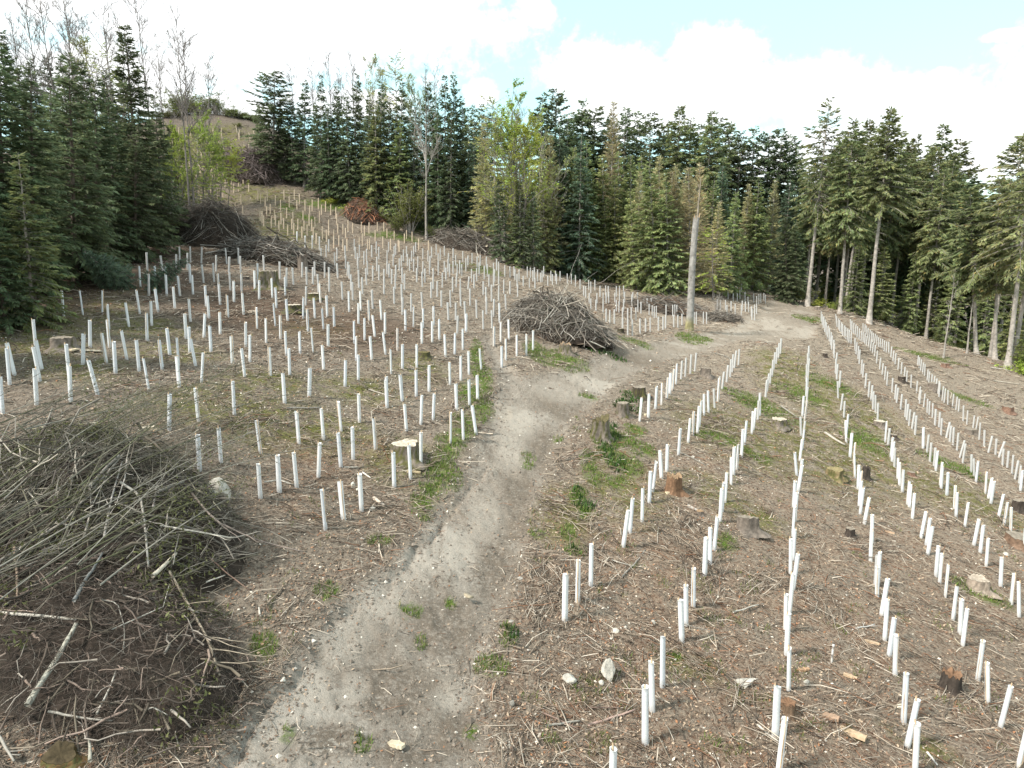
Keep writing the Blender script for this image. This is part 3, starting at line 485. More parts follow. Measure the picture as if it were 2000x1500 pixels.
GRASS = [patch(*p) for p in [(930, 700, 14, 34), (945, 745, 18, 30), (940, 800, 24, 22), (905, 830, 26, 28), (880, 870, 30, 22), (865, 930, 36, 26), (825, 985, 24, 26), (740, 1058, 26, 8), (640, 1155, 26, 18), (515, 1260, 28, 26),
    (415, 1375, 34, 22), (440, 1330, 20, 20), (800, 1180, 22, 16), (990, 1245, 16, 22), (960, 1300, 34, 20), (1030, 890, 14, 16), (1050, 1045, 18, 8), (1180, 850, 24, 24), (1190, 885, 26, 18), (1130, 970, 18, 22),
    (1225, 905, 30, 22), (1255, 880, 26, 14), (1120, 1075, 16, 10), (920, 1420, 14, 10), (1090, 700, 52, 16), (1040, 680, 18, 12), (1355, 658, 26, 6), (1240, 668, 30, 5), (640, 400, 60, 9), (700, 420, 34, 8), (600, 425, 26, 6),
    (770, 460, 60, 8), (930, 525, 50, 8), (560, 405, 20, 8), (400, 395, 30, 8), (830, 448, 60, 10), (1500, 800, 46, 12), (1470, 780, 40, 10), (1560, 770, 40, 16), (1620, 750, 40, 10), (1400, 855, 40, 14), (1480, 890, 24, 10),
    (1800, 692, 40, 4), (1845, 706, 30, 3), (1890, 780, 30, 5), (1580, 622, 16, 6), (1090, 855, 10, 6), (1150, 770, 18, 6), (1150, 900, 16, 20), (1160, 930, 20, 16), (1140, 1000, 14, 20), (1110, 1040, 14, 16), (1200, 940, 22, 14), (1215, 860, 22, 14), (1240, 840, 20, 12), (860, 905, 24, 24), (845, 955, 26, 24), (915, 775, 24, 26), (880, 1165, 8, 8), (820, 1240, 8, 12), (1860, 910, 40, 10), (1920, 1160, 36, 14), (1690, 860, 30, 20), (560, 1420, 8, 6), (705, 1440, 12, 6),
    (1320, 1280, 14, 8), (1420, 1060, 18, 14)]]
MOSS = [patch(*p) for p in [(400, 262, 100, 20), (400, 285, 100, 30), (360, 300, 60, 20), (430, 330, 80, 20), (520, 380, 80, 20), (80, 620, 130, 60), (40, 660, 80, 40), (200, 600, 90, 40), (160, 720, 120, 30), (400, 790, 140, 40), (480, 800, 120, 60), (580, 830, 120, 50), (650, 840, 100, 40), (520, 740, 120, 24), (780, 900, 70, 50), (260, 560, 50, 20),
    (340, 690, 120, 20), (300, 640, 120, 24), (700, 760, 100, 30), (820, 720, 60, 30), (620, 640, 120, 20), (1480, 1010, 60, 20), (1400, 960, 60, 30), (1750, 920, 120, 40), (1650, 800, 90, 50), (1850, 960, 120, 30), (1600, 880, 100, 60), (1450, 850, 100, 50),
    (1340, 1300, 60, 30), (1220, 960, 80, 60), (1100, 1000, 60, 60), (1800, 1450, 60, 20), (560, 440, 120, 40), (1530, 720, 60, 40)]]
LEAF = [patch(*p) for p in [(260, 520, 160, 40), (120, 560, 140, 40), (400, 500, 120, 30), (330, 550, 120, 30), (500, 600, 200, 50), (60, 520, 120, 60), (300, 480, 200, 30), (700, 640, 160, 40), (1200, 600, 40, 20), (1500, 1000, 10, 5)]]
RED = [patch(*p) for p in [(1450, 1200, 420, 280), (1300, 1400, 360, 120), (1750, 1300, 300, 200), (1500, 1000, 300, 120), (1700, 1050, 260, 120), (1850, 900, 200, 120), (620, 900, 120, 60), (720, 880, 60, 30), (560, 960, 80, 40)]]
TAN = [patch(*p) for p in [(1900, 720, 170, 30), (1760, 672, 90, 14), (1960, 730, 90, 30), (1950, 760, 120, 40), (1800, 670, 120, 16), (985, 800, 26, 26), (880, 975, 24, 40), (1180, 1210, 130, 26), (1240, 1230, 90, 20), (1380, 1240, 50, 20), (1000, 700, 20, 30), (1520, 610, 50, 14), (1440, 662, 90, 14), (1340, 682, 60, 10), (1690, 680, 40, 20), (650, 620, 120, 30)]]

CLOD = [patch(*p) for p in [(760, 1330, 120, 70), (870, 1210, 90, 70), (960, 1090, 60, 80), (640, 1430, 120, 40), (890, 1420, 70, 50), (1010, 950, 40, 60), (720, 1240, 50, 40), (1060, 870, 40, 50), (600, 1280, 40, 40), (1100, 790, 60, 30), (1000, 1020, 50, 50), (800, 1460, 90, 30), (1250, 700, 80, 14), (640, 1200, 40, 20)]]

PALE = [patch(*p) for p in [(520, 1410, 70, 50), (600, 1320, 50, 50), (680, 1225, 60, 50), (745, 1150, 60, 50), (800, 1095, 50, 36), (470, 1470, 50, 40), (960, 1280, 40, 30), (950, 1000, 40, 40), (900, 1060, 40, 36), (1000, 870, 30, 40), (690, 1330, 30, 30), (880, 1350, 40, 24), (1010, 820, 40, 30), (1150, 740, 60, 12), (1090, 760, 40, 20)]]


def masks(x, y):
    p = path_sd(x, y)
    return {'path': np.clip(p / 1.3 + 0.5, 0, 1), 'grass': patch_mask(GRASS, x, y), 'moss': patch_mask(MOSS, x, y), 'leaf': patch_mask(LEAF, x, y), 'red': patch_mask(RED, x, y), 'tan': patch_mask(TAN, x, y), 'clod': patch_mask(CLOD, x, y), 'pale': patch_mask(PALE, x, y)}, p


def build_ground():
    fine = np.radians(np.arange(-43, 43.01, 0.13)); coarse = np.radians(np.arange(48, 313, 5.0))
    az = np.r_[fine, coarse]; rr = np.r_[np.geomspace(1.0, 6.0, 16)[:-1], np.geomspace(6.0, 140, 430)[:-1], np.geomspace(140, 2500, 40)]
    A, R = np.meshgrid(az, rr); x = (R * np.sin(A)).ravel(); y = (R * np.cos(A)).ravel()
    z = ground_h(x, y); na, nr = len(az), len(rr)
    far = sstep(R.ravel(), 380, 900); z = z * (1 - far) + (-14) * far
    V = np.c_[x, y, z]
    mk = {k: np.zeros(len(x)) for k in ('path', 'grass', 'moss', 'leaf', 'red', 'tan', 'clod', 'pale')}; ps = np.full(len(x), -99.0)
    near = R.ravel() < 135; m_, p_ = masks(x[near], y[near]); ps[near] = p_
    for k in mk: mk[k][near] = m_[k]
    i = np.arange(nr - 1)[:, None] * na; j = np.arange(na)[None, :]; j2 = (j + 1) % na
    Fq = np.stack([i + j, i + j2, i + na + j2, i + na + j], -1).reshape(-1, 4)
    fp = (ps[Fq].mean(1) + 0.35 * fbm(x[Fq[:, 0]], y[Fq[:, 0]], 1.4, 3, 31)) > 0
    for name, sel in (('ground', ~fp), ('track', fp)):
        f = Fq[sel]; u, inv = np.unique(f, return_inverse=True); f = inv.reshape(-1, 4)
        mb = MB(); mb.add(V[u], f)
        if name == 'ground':
            k = np.searchsorted(u, np.arange(na)); c = np.array([[0, 0, V[:na, 2].mean()]])
            mb.v.append(c); mb.c.append(np.ones((1, 3))); n0 = len(u)
            mb.f.append(np.stack([k, np.full(na, n0), np.roll(k, -1)], -1)[:, [0, 1, 2]]); mb.m.append(np.zeros(na, int))
        me = mb.mesh(name, M_GROUND)
        for kk, vv in mk.items():
            a = me.attributes.new(kk, 'FLOAT', 'POINT'); d = vv[u]
            if len(me.vertices) > len(d): d = np.r_[d, 0]
            a.data.foreach_set('value', d.astype(np.float32))
        tag(obj(name, me), kind='structure')


# brush heaps: (px centre on the ground, long half axis m, short half axis m, height m, long-axis azimuth deg)
HEAPS = [('big', 205, 1010, 4.1, 2.5, 1.4, -62), ('bank', 190, 1255, 4.0, 2.1, 0.75, -58), ('mid', 1092, 655, 3.7, 2.4, 2.0, 100), ('wood', 412, 470, 4.4, 3.4, 2.9, 80), ('fork', 540, 512, 4.8, 2.4, 1.5, 95), ('edge', 925, 490, 5.5, 2.6, 1.9, 100), ('snag', 1305, 606, 4.0, 2.0, 0.9, 100), ('hill', 492, 342, 4.6, 3.0, 2.8, 80), ('bend', 1412, 624, 1.8, 1.1, 0.5, 110), ('red', 712, 426, 2.6, 1.8, 1.7, 95)]
HP = {}
for (k, px, py, a, b, h, ang) in HEAPS:
    c = hit(px, py); t = math.radians(ang)
    HP[k] = (c[0], c[1], math.sin(t), math.cos(t), a, b, h); MOUNDS.append(HP[k])
build_ground()

# ---------------------------------------------------------------- words for labels
_ONES = 'zeroth first second third fourth fifth sixth seventh eighth ninth tenth eleventh twelfth thirteenth fourteenth fifteenth sixteenth seventeenth eighteenth nineteenth'.split()
_TENS = {2: 'twent', 3: 'thirt', 4: 'fort', 5: 'fift', 6: 'sixt', 7: 'sevent', 8: 'eight', 9: 'ninet'}


def ordw(n):
    if n < 20: return _ONES[n]
    t, o = divmod(n, 10)
    return _TENS[t] + 'ieth' if o == 0 else _TENS[t] + 'y-' + _ONES[o]


# ---------------------------------------------------------------- tree guards
def guard_mesh(name, fx, fy, sq, notch, seed):
    rng = np.random.default_rng(seed); n = 16; a = np.arange(n) * 2 * np.pi / n
    def ring(r, z, k=0):
        c, s = np.cos(a), np.sin(a); q = (np.abs(c) ** sq + np.abs(s) ** sq) ** (-1 / sq)
        wob = 1 + 0.03 * np.sin(a * 2 + z * 2 + seed)
        zz = z + (notch * np.cos(a - 0.6) if z > 1.1 else 0)
        tp = 1.0 if z > 0.1 else 1.04
        return np.c_[r * fx * q * c * wob * tp, r * fy * q * s * wob * tp, np.full(n, 0) + zz]
    V = np.concatenate([ring(0.061, z) for z in (-0.06, 0.05, 0.4, 0.8, 1.12, 1.2)] + [ring(0.064, 1.205), ring(0.054, 1.2), ring(0.053, 0.5)])
    k = np.arange(8)[:, None] * n; j = np.arange(n)[None, :]; j2 = (j + 1) % n
    mb = MB(); mb.add(V, np.stack([k + j, k + j2, k + n + j2, k + n + j], -1).reshape(-1, 4))
    return mb


GVAR = [(1, 1, 2.2, 0.0), (0.72, 1.2, 2.0, 0.02), (1.02, 0.98, 3.0, 0.012), (1.15, 0.8, 2.2, -0.03)]
GUARD_ME = [guard_mesh('guard_sleeve', *v, i).mesh('guard_sleeve', M_GUARD) for i, v in enumerate(GVAR)]
BEIGE_ME = [guard_mesh('beige_sleeve', *v, i).mesh('beige_sleeve', M_BEIGE) for i, v in enumerate(GVAR)]
_sb = MB(); add_tubes(_sb, [[0.03, 0.038, -0.1], [0.031, 0.038, 0.6], [0.03, 0.037, 1.275]], 0.018, 4, 0, np.array([0.42, 0.31, 0.2]))
STAKE_ME = _sb.mesh('guard_stake', M_WOOD)

LAND = [('pale sawn stump', 793, 868), ('hollow mossy stump', 525, 545), ('low grey stump', 122, 660), ('blue-green fir bush', 225, 520), ('pale boulder by the brush', 435, 955),
        ('long dark heap', 500, 505), ('heap beside the track', 1095, 620), ('grey snag', 1352, 640), ('heap under the stand', 930, 480), ('flat mossy stump', 575, 600), ('mossy hummock', 828, 690),
        ('track fork', 955, 680), ('twin bare trees', 375, 450), ('brush by the snag', 1320, 600), ('silver forked tree', 833, 465), ('red root heap', 710, 418), ('tall mossy root stump', 1105, 680), ('near brush heap', 200, 800), ('bend of the track', 1470, 620)]
DIRS = ['uphill', 'wood', 'downhill', 'track']
ROWN = dict(zip('abcdefghi', range(1, 10)))


def guards():
    rng = np.random.default_rng(5)
    L = []
    for g, s in GUARDS.items():
        for r in s.split(';'):
            tx, ty, bx, by = map(float, r.split(',')); L.append([tx, ty, bx, by, g])
    # where each one stands
    P = []
    for q in L:
        B = hit(q[2], q[3]); d = ray(q[0], q[1]); T = d * (B[1] / d[1]); v = T - B
        ln = float(np.clip(np.linalg.norm(v), 1.1, 1.34)); lat = float(np.clip(v[0] / max(0.5, v[2]), -0.28, 0.28))
        P.append((B, ln, lat))
    H = np.array([q[3] - q[1] for q in L])
    white = [i for i, q in enumerate(L) if q[4] != 'H']
    top = set(sorted(range(len(L)), key=lambda i: -H[i])[:300])
    # labels
    lab = {}
    for row in 'abcdefghi':
        idx = sorted([i for i in white if L[i][4] == row], key=lambda i: -L[i][3])
        for n, i in enumerate(idx, 1):
            lab[i] = 'white tree guard, %s from near end, %s planted row downhill of the track' % (ordw(n), ordw(ROWN[row]))
    cells = {}
    for i, q in enumerate(L):
        if q[4] not in 'LH': continue
        bx, by = q[2], q[3]
        k = min(range(len(LAND)), key=lambda j: (LAND[j][1] - bx) ** 2 + (1.6 * (LAND[j][2] - by)) ** 2)
        dx, dy = bx - LAND[k][1], 1.6 * (by - LAND[k][2])
        s = (0 if dy < 0 else 2) if abs(dy) > abs(dx) else (1 if dx < 0 else 3)
        cells.setdefault((q[4], k, s), []).append((dx * dx + dy * dy, i))
    for (g, k, s), l in cells.items():
        for n, (_, i) in enumerate(sorted(l), 1):
            lab[i] = '%s tree guard, %s out from the %s on its %s side' % ('white' if g == 'L' else 'beige', ordw(n), LAND[k][0], DIRS[s])
    rest = MB(); far_beige = MB(); n = 12; a = np.arange(n) * 2 * np.pi / n
    for i, q in enumerate(L):
        B, ln, lat = P[i]; x, y = B[0], B[1]; z = gz(x, y) - 0.02
        if i in top:
            r = bpy.data.objects.new('tree_guard', None); COL.objects.link(r); r.empty_display_size = 0.1
            r.location = (x, y, z); r.rotation_euler = (rng.normal(0, 0.035), math.atan(lat) + rng.normal(0, 0.01), 0)
            r.scale = (1, 1, ln / 1.2)
            tag(r, lab[i], 'tree guard', 'beige tree guards on the hill' if q[4] == 'H' else 'white tree guards beside the heaps' if q[4] == 'L' else 'white tree guards in rows downhill of the track')
            v = int(rng.choice([0, 0, 0, 1, 2, 2, 3]))
            o = obj('sleeve', (BEIGE_ME if q[4] == 'H' else GUARD_ME)[v], r); o.rotation_euler.z = rng.uniform(0, 6.28)
            o.scale = (rng.uniform(0.9, 1.1),) * 2 + (1,)
            o = obj('stake', STAKE_ME, r); o.rotation_euler.z = rng.uniform(0, 6.28)
        else:
            pts = np.array([[x, y, z - 0.05], [x + lat * ln * 0.5, y, z + ln * 0.5], [x + lat * ln, y, z + ln]])
            rd = 0.062 * rng.uniform(0.88, 1.1)
            add_tubes(far_beige if q[4] == 'H' else rest, pts, rd, 10, 0, None, cap=False)
    tag(obj('white_guards', rest.mesh('white_guards', M_GUARD)), 'far white tree guards crowded over the slope and along the rows', 'tree guards', kind='stuff')
    rest = far_beige
    for k in range(120):
        px = rng.uniform(334, 500); py = 352 - 92 * rng.random() ** 1.3
        B = hit(px, py)
        if B[1] > 200: continue
        x, y = B[0], B[1]; z = gz(x, y)
        add_tubes(rest, [[x, y, z - 0.05], [x, y, z + 0.6], [x + rng.normal(0, 0.06), y, z + 1.2]], 0.055, 8, 0, None, cap=False)
    tag(obj('beige_guards', rest.mesh('beige_guards', M_BEIGE)), 'beige tree guards crowded up the hill to the bare top', 'tree guards', kind='stuff')


guards()

# ---------------------------------------------------------------- trees


def trunk_mesh(H, r0, seed, stubs=0, stub_lo=0.2, stub_hi=0.6, material=None, wob=0.01, s=9):
    rng = np.random.default_rng(seed); mb = MB(); t = np.linspace(0, 1, 14)
    P = np.c_[np.cumsum(rng.normal(0, wob * H / 14, 14)), np.cumsum(rng.normal(0, wob * H / 14, 14)), t * H]; P[:, :2] -= P[0, :2]
    R = r0 * ((1 - t) ** 0.9 + 0.03) * (1 + 0.55 * np.exp(-t * H / 0.7)); P[0, 2] = -0.5
    add_tubes(mb, P, R, s, 0, np.array([1.0, 1.0, 1.0]))
    for k in range(stubs):
        u = rng.uniform(stub_lo, stub_hi); z = u * H; a = rng.uniform(0, 6.28); l = rng.uniform(0.3, 1.6) * (H / 30)
        d = np.array([math.cos(a), math.sin(a), rng.uniform(-0.4, 0.1)])
        c = np.array([np.interp(z, P[:, 2], P[:, 0]), np.interp(z, P[:, 2], P[:, 1]), z])
        add_tubes(mb, [c, c + d * l * 0.6, c + d * l + [0, 0, -0.1 * l]], [0.03, 0.02, 0.008], 4, 0, np.array([1.15, 1.12, 1.08]))
    return mb.mesh('trunk', material or M_BARK), P


def conifer(seed, H, R, base, dz, nper, kind, needle, bark, r0, dens=1.0, tw=0.13, tl=0.42, stubs=0):
    rng = np.random.default_rng(seed)
    tm, TP = trunk_mesh(H, r0, seed, stubs, 0.12, base + 0.12, bark)
    mb = MB(); zs = []; z = base * H
    while z < H * 0.985:
        zs.append(z); z += dz * rng.uniform(0.7, 1.3) * (1.0 if kind != 'old' else rng.choice([0.7, 1, 1, 1.7]))
    Bp = []; Bl = []; Bu = []
    ecc = rng.uniform(0, 6.28)
    for z in zs:
        u = (z - base * H) / (H - base * H)
        if kind == 'old':
            prof = min(1.0, (1 - u) * 2.6 + 0.10) * (0.55 + 0.45 * min(1, u * 5 + 0.25)) * (1.0 - 0.35 * u)
        elif kind == 'flat':      # stork-nest fir
            prof = min(1.0, (1 - u) * 4 + 0.3) * (0.6 + 0.4 * min(1, u * 4)) * (1 - 0.2 * u)
        else:
            prof = ((1 - u) ** 0.82) * (0.78 + 0.22 * min(1, u * 6))
        n = max(3, int(round(nper * (0.6 + 0.4 * (1 - u)) + rng.uniform(-1, 1)))); a0 = rng.uniform(0, 6.28)
        for k in range(n):
            if kind in ('old', 'flat') and rng.random() < 0.14: continue
            a = a0 + k * 6.283 / n + rng.normal(0, 0.28)
            L = (R * prof * rng.uniform(0.62, 1.12) + 0.12) * (1 + 0.12 * math.cos(a - ecc))
            if kind in ('old', 'flat') and rng.random() < 0.15: L *= 1.25
            zj = min(H * 0.985, z + rng.uniform(-0.9, 0.9) * dz)
            Bp.append((np.interp(zj, TP[:, 2], TP[:, 0]), np.interp(zj, TP[:, 2], TP[:, 1]), zj, a)); Bl.append(L); Bu.append(u)
    Bp = np.array(Bp); Bl = np.array(Bl); Bu = np.array(Bu); nb = len(Bl)
    if kind in ('old',): e0 = lerp(-0.25, 0.75, Bu ** 1.5) + rng.normal(0, 0.12, nb); droop = lerp(0.35, 0.1, Bu)
    elif kind == 'flat': e0 = lerp(-0.15, 0.55, Bu) + rng.normal(0, 0.12, nb); droop = lerp(0.2, 0.05, Bu)
    elif kind == 'larch': e0 = lerp(0.0, 0.9, Bu) + rng.normal(0, 0.15, nb); droop = np.full(nb, 0.1)
    else: e0 = lerp(-0.05, 0.8, Bu ** 1.3) + rng.normal(0, 0.15, nb); droop = lerp(0.30, 0.08, Bu)
    t = np.linspace(0, 1, 6)[None, :]
    rr = Bl[:, None] * t * np.cos(e0)[:, None]
    zz = Bp[:, 2:3] + Bl[:, None] * (t * np.sin(e0)[:, None] - droop[:, None] * t ** 1.8 + 0.16 * droop[:, None] * t ** 4)
    bend = rng.normal(0, 0.12, nb)[:, None] * t ** 2
    ang = Bp[:, 3:4] + bend
    P = np.stack([Bp[:, 0:1] + rr * np.cos(ang), Bp[:, 1:2] + rr * np.sin(ang), zz], -1)
    add_tubes(mb, P, (0.012 + 0.012 * Bl)[:, None] * (1 - 0.8 * t), 3, 1, np.full((nb, 3), 0.8), cap=False)
    # needle sprays along the branches
    npos = np.maximum(3, (Bl / (tl * 0.30) * dens)).astype(int)
    bi = np.repeat(np.arange(nb), npos); M = len(bi)
    tt = np.clip(rng.uniform(0.12 if kind != 'larch' else 0.05, 1.0, M) ** 0.85, 0, 1)
    f = tt * 5; i0 = np.minimum(f.astype(int), 4); fr = (f - i0)[:, None]
    C0 = P[bi, i0] * (1 - fr) + P[bi, i0 + 1] * fr
    D = P[bi, i0 + 1] - P[bi, i0]; D /= np.linalg.norm(D, axis=1, keepdims=True) + 1e-9
    side = np.where(rng.random(M) < 0.5, -1, 1)[:, None]
    perp = np.cross(D, [0, 0, 1.0]); perp /= np.linalg.norm(perp, axis=1, keepdims=True) + 1e-9
    spread = rng.uniform(0.5, 1.25, M)[:, None] * (1 - 0.6 * tt[:, None] ** 3)
    d = D * rng.uniform(0.5, 1.0, M)[:, None] + perp * side * spread + np.array([0, 0, 1.0]) * rng.normal(-0.22 if kind != 'larch' else 0.1, 0.22, M)[:, None]
    d /= np.linalg.norm(d, axis=1, keepdims=True)
    ll = tl * rng.uniform(0.55, 1.35, M) * (0.55 + 0.45 * np.minimum(1, Bl[bi] * (1 - tt) / 0.8 + 0.25))
    up = np.cross(d, perp * side); up /= np.linalg.norm(up, axis=1, keepdims=True) + 1e-9
    roll = rng.normal(0, 0.7, M)[:, None]
    wv = np.cross(d, up) * np.cos(roll) + up * np.sin(roll)
    w = (tw * rng.uniform(0.7, 1.3, M))[:, None]; l = ll[:, None]
    V = np.stack([C0, C0 + d * l * 0.45 + wv * w, C0 + d * l + [0, 0, -1] * l * 0.10, C0 + d * l * 0.45 - wv * w], 1).reshape(-1, 3)
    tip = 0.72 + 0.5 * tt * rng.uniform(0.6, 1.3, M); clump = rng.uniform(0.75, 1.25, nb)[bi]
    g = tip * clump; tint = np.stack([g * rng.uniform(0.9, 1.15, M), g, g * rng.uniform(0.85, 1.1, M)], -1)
    if kind == 'old': brown = rng.random(M) < 0.05; tint[brown] *= np.array([1.5, 1.1, 0.9])
    mb.add(V, np.arange(M * 4).reshape(-1, 4), 0, np.repeat(tint, 4, 0))
    return tm, mb.mesh('crown', [needle, bark], smooth=False), H


def bare_tree(seed, H, r0, spread=0.45, first=0.35, n1=26, bark=None, leaf=None, nleaf=0, lsize=0.12, forks=0, up=0.9, lean=0.02, twigs=5):
    rng = np.random.default_rng(seed); tm, TP = trunk_mesh(H, r0, seed, 0, material=bark, wob=lean)
    mb = MB(); tips = []
    def kids(P, Ls, n, lo, hi, ang, lf, rad, K=5):
        """children spread along each parent polyline"""
        out = []; ol = []
        for p, L in zip(P, Ls):
            for q in range(n):
                t = rng.uniform(lo, hi); f = t * (len(p) - 1); i = min(int(f), len(p) - 2); c = p[i] + (p[i + 1] - p[i]) * (f - i)
                dd = p[i + 1] - p[i]; dd /= np.linalg.norm(dd) + 1e-9
                r = rng.normal(0, 1, 3); r -= dd * (r @ dd); r /= np.linalg.norm(r) + 1e-9
                a = ang * rng.uniform(0.6, 1.3); v = dd * math.cos(a) + r * math.sin(a); v[2] += 0.25 * up; v /= np.linalg.norm(v)
                l = L * lf * rng.uniform(0.5, 1.15) * (1.15 - 0.7 * t)
                pts = [c]; w = v.copy()
                for s in range(K - 1):
                    w = w + rng.normal(0, 0.13, 3) + [0, 0, 0.05 * up]; w /= np.linalg.norm(w); pts.append(pts[-1] + w * l / (K - 1))
                out.append(np.array(pts)); ol.append(l)
        return out, ol
    trunkP = [np.c_[np.interp(np.linspace(0, H, 20), TP[:, 2], TP[:, 0]), np.interp(np.linspace(0, H, 20), TP[:, 2], TP[:, 1]), np.linspace(0, H, 20)]]
    main = list(trunkP); mainL = [H * 0.5]
    if forks:
        fk, fl = kids(trunkP, [H * 0.5], forks, 0.3, 0.55, 0.45, 1.0, 0)
        add_tubes(mb, np.array(fk), np.linspace(r0 * 0.55, 0.02, 5)[None], 6, 1, None); main += fk; mainL += fl
    b1, l1 = kids(main[:1], [H * spread], n1, first, 0.97, 0.75, 1.0, 0)
    if forks:
        bb, lb = kids(main[1:], [x * 0.6 for x in mainL[1:]], 8, 0.25, 0.97, 0.7, 1.0, 0); b1 += bb; l1 += lb
    b2, l2 = kids(b1, l1, 5, 0.2, 0.98, 0.7, 0.55, 0)
    b3, l3 = kids(b2, l2, twigs, 0.15, 1.0, 0.7, 0.6, 0)
    add_tubes(mb, np.array(b1), np.linspace(1, 0.25, 5)[None] * (0.010 + 0.008 * np.array(l1))[:, None], 4, 1, None, cap=False)
    add_tubes(mb, np.array(b2), np.linspace(1, 0.4, 5)[None] * (0.009 + 0.006 * np.array(l2))[:, None], 3, 1, None, cap=False)
    add_tubes(mb, np.array(b3)[:, ::2], np.array([[0.012, 0.009, 0.006]]), 3, 1, None, cap=False)
    mats = [leaf or bark, bark]
    if leaf:
        A = np.array(b3 + b2); M = nleaf; k = rng.integers(0, len(A), M); f = rng.uniform(0.1, 1, M) * 4; i = np.minimum(f.astype(int), 3)
        c = A[k, i] + (A[k, i + 1] - A[k, i]) * (f - i)[:, None] + rng.normal(0, 0.05, (M, 3))
        d = rng.normal(0, 1, (M, 3)); d[:, 2] *= 0.5; d /= np.linalg.norm(d, axis=1, keepdims=True); e = np.cross(d, rng.normal(0, 1, (M, 3))); e /= np.linalg.norm(e, axis=1, keepdims=True)
        s = lsize * rng.uniform(0.6, 1.4, M)[:, None]
        V = np.stack([c, c + d * s + e * s * 0.5, c + d * 2 * s, c + d * s - e * s * 0.5], 1).reshape(-1, 3)
        mb.add(V, np.arange(M * 4).reshape(-1, 4), 0, np.repeat(rng.uniform(0.7, 1.3, M), 4))
    return tm, mb.mesh('crown', mats, smooth=False), H


def bush_mesh(seed, h, w, leaf, bark, nst=26, nleaf=2600, lsize=0.10):
    """many stems from the ground with small leaves"""
    rng = np.random.default_rng(seed); mb = MB(); st = []
    for k in range(nst):
        a = rng.uniform(0, 6.28); sp = abs(rng.normal(0, 0.5)) * w; hh = h * rng.uniform(0.55, 1.0) * (1 - 0.35 * min(1, sp / w) ** 2)
        t = np.linspace(0, 1, 6); x = math.cos(a) * (0.12 * w + sp * t ** 1.2) + np.cumsum(rng.normal(0, 0.03 * h, 6)) * t; y = math.sin(a) * (0.12 * w + sp * t ** 1.2) + np.cumsum(rng.normal(0, 0.03 * h, 6)) * t
        st.append(np.c_[x, y, t * hh - 0.1 * (1 - t)])
    st = np.array(st); add_tubes(mb, st, np.linspace(0.03, 0.006, 6)[None] * (h / 5 + 0.3), 4, 1, None, cap=False)
    n = nst * 12; k = rng.integers(0, nst, n); f = rng.uniform(0.25, 1, n) * 5; i = np.minimum(f.astype(int), 4)
    c = st[k, i] + (st[k, i + 1] - st[k, i]) * (f - i)[:, None]; d = rng.normal(0, 1, (n, 3)); d[:, 2] = np.abs(d[:, 2]) * 0.9; d /= np.linalg.norm(d, axis=1, keepdims=True)
    L = h * rng.uniform(0.08, 0.22, n)[:, None]
    tw = np.stack([c, c + d * L * 0.5 + rng.normal(0, 0.02 * h, (n, 3)), c + d * L], 1)
    add_tubes(mb, tw, np.array([[0.008, 0.006, 0.003]]) * (h / 5 + 0.4), 3, 1, None, cap=False)
    M = nleaf; k = rng.integers(0, n, M); c = tw[k, 0] + (tw[k, 2] - tw[k, 0]) * rng.uniform(0.1, 1.1, M)[:, None] + rng.normal(0, 0.04, (M, 3))
    d = rng.normal(0, 1, (M, 3)); d /= np.linalg.norm(d, axis=1, keepdims=True); e = np.cross(d, rng.normal(0, 1, (M, 3))); e /= np.linalg.norm(e, axis=1, keepdims=True)
    s = lsize * rng.uniform(0.6, 1.4, M)[:, None]
    V = np.stack([c, c + d * s + e * s * 0.5, c + d * 2 * s, c + d * s - e * s * 0.5], 1).reshape(-1, 3)
    mb.add(V, np.arange(M * 4).reshape(-1, 4), 0, np.repeat(rng.uniform(0.65, 1.3, M), 4))
    return mb.mesh('bush', [leaf, bark], smooth=False)


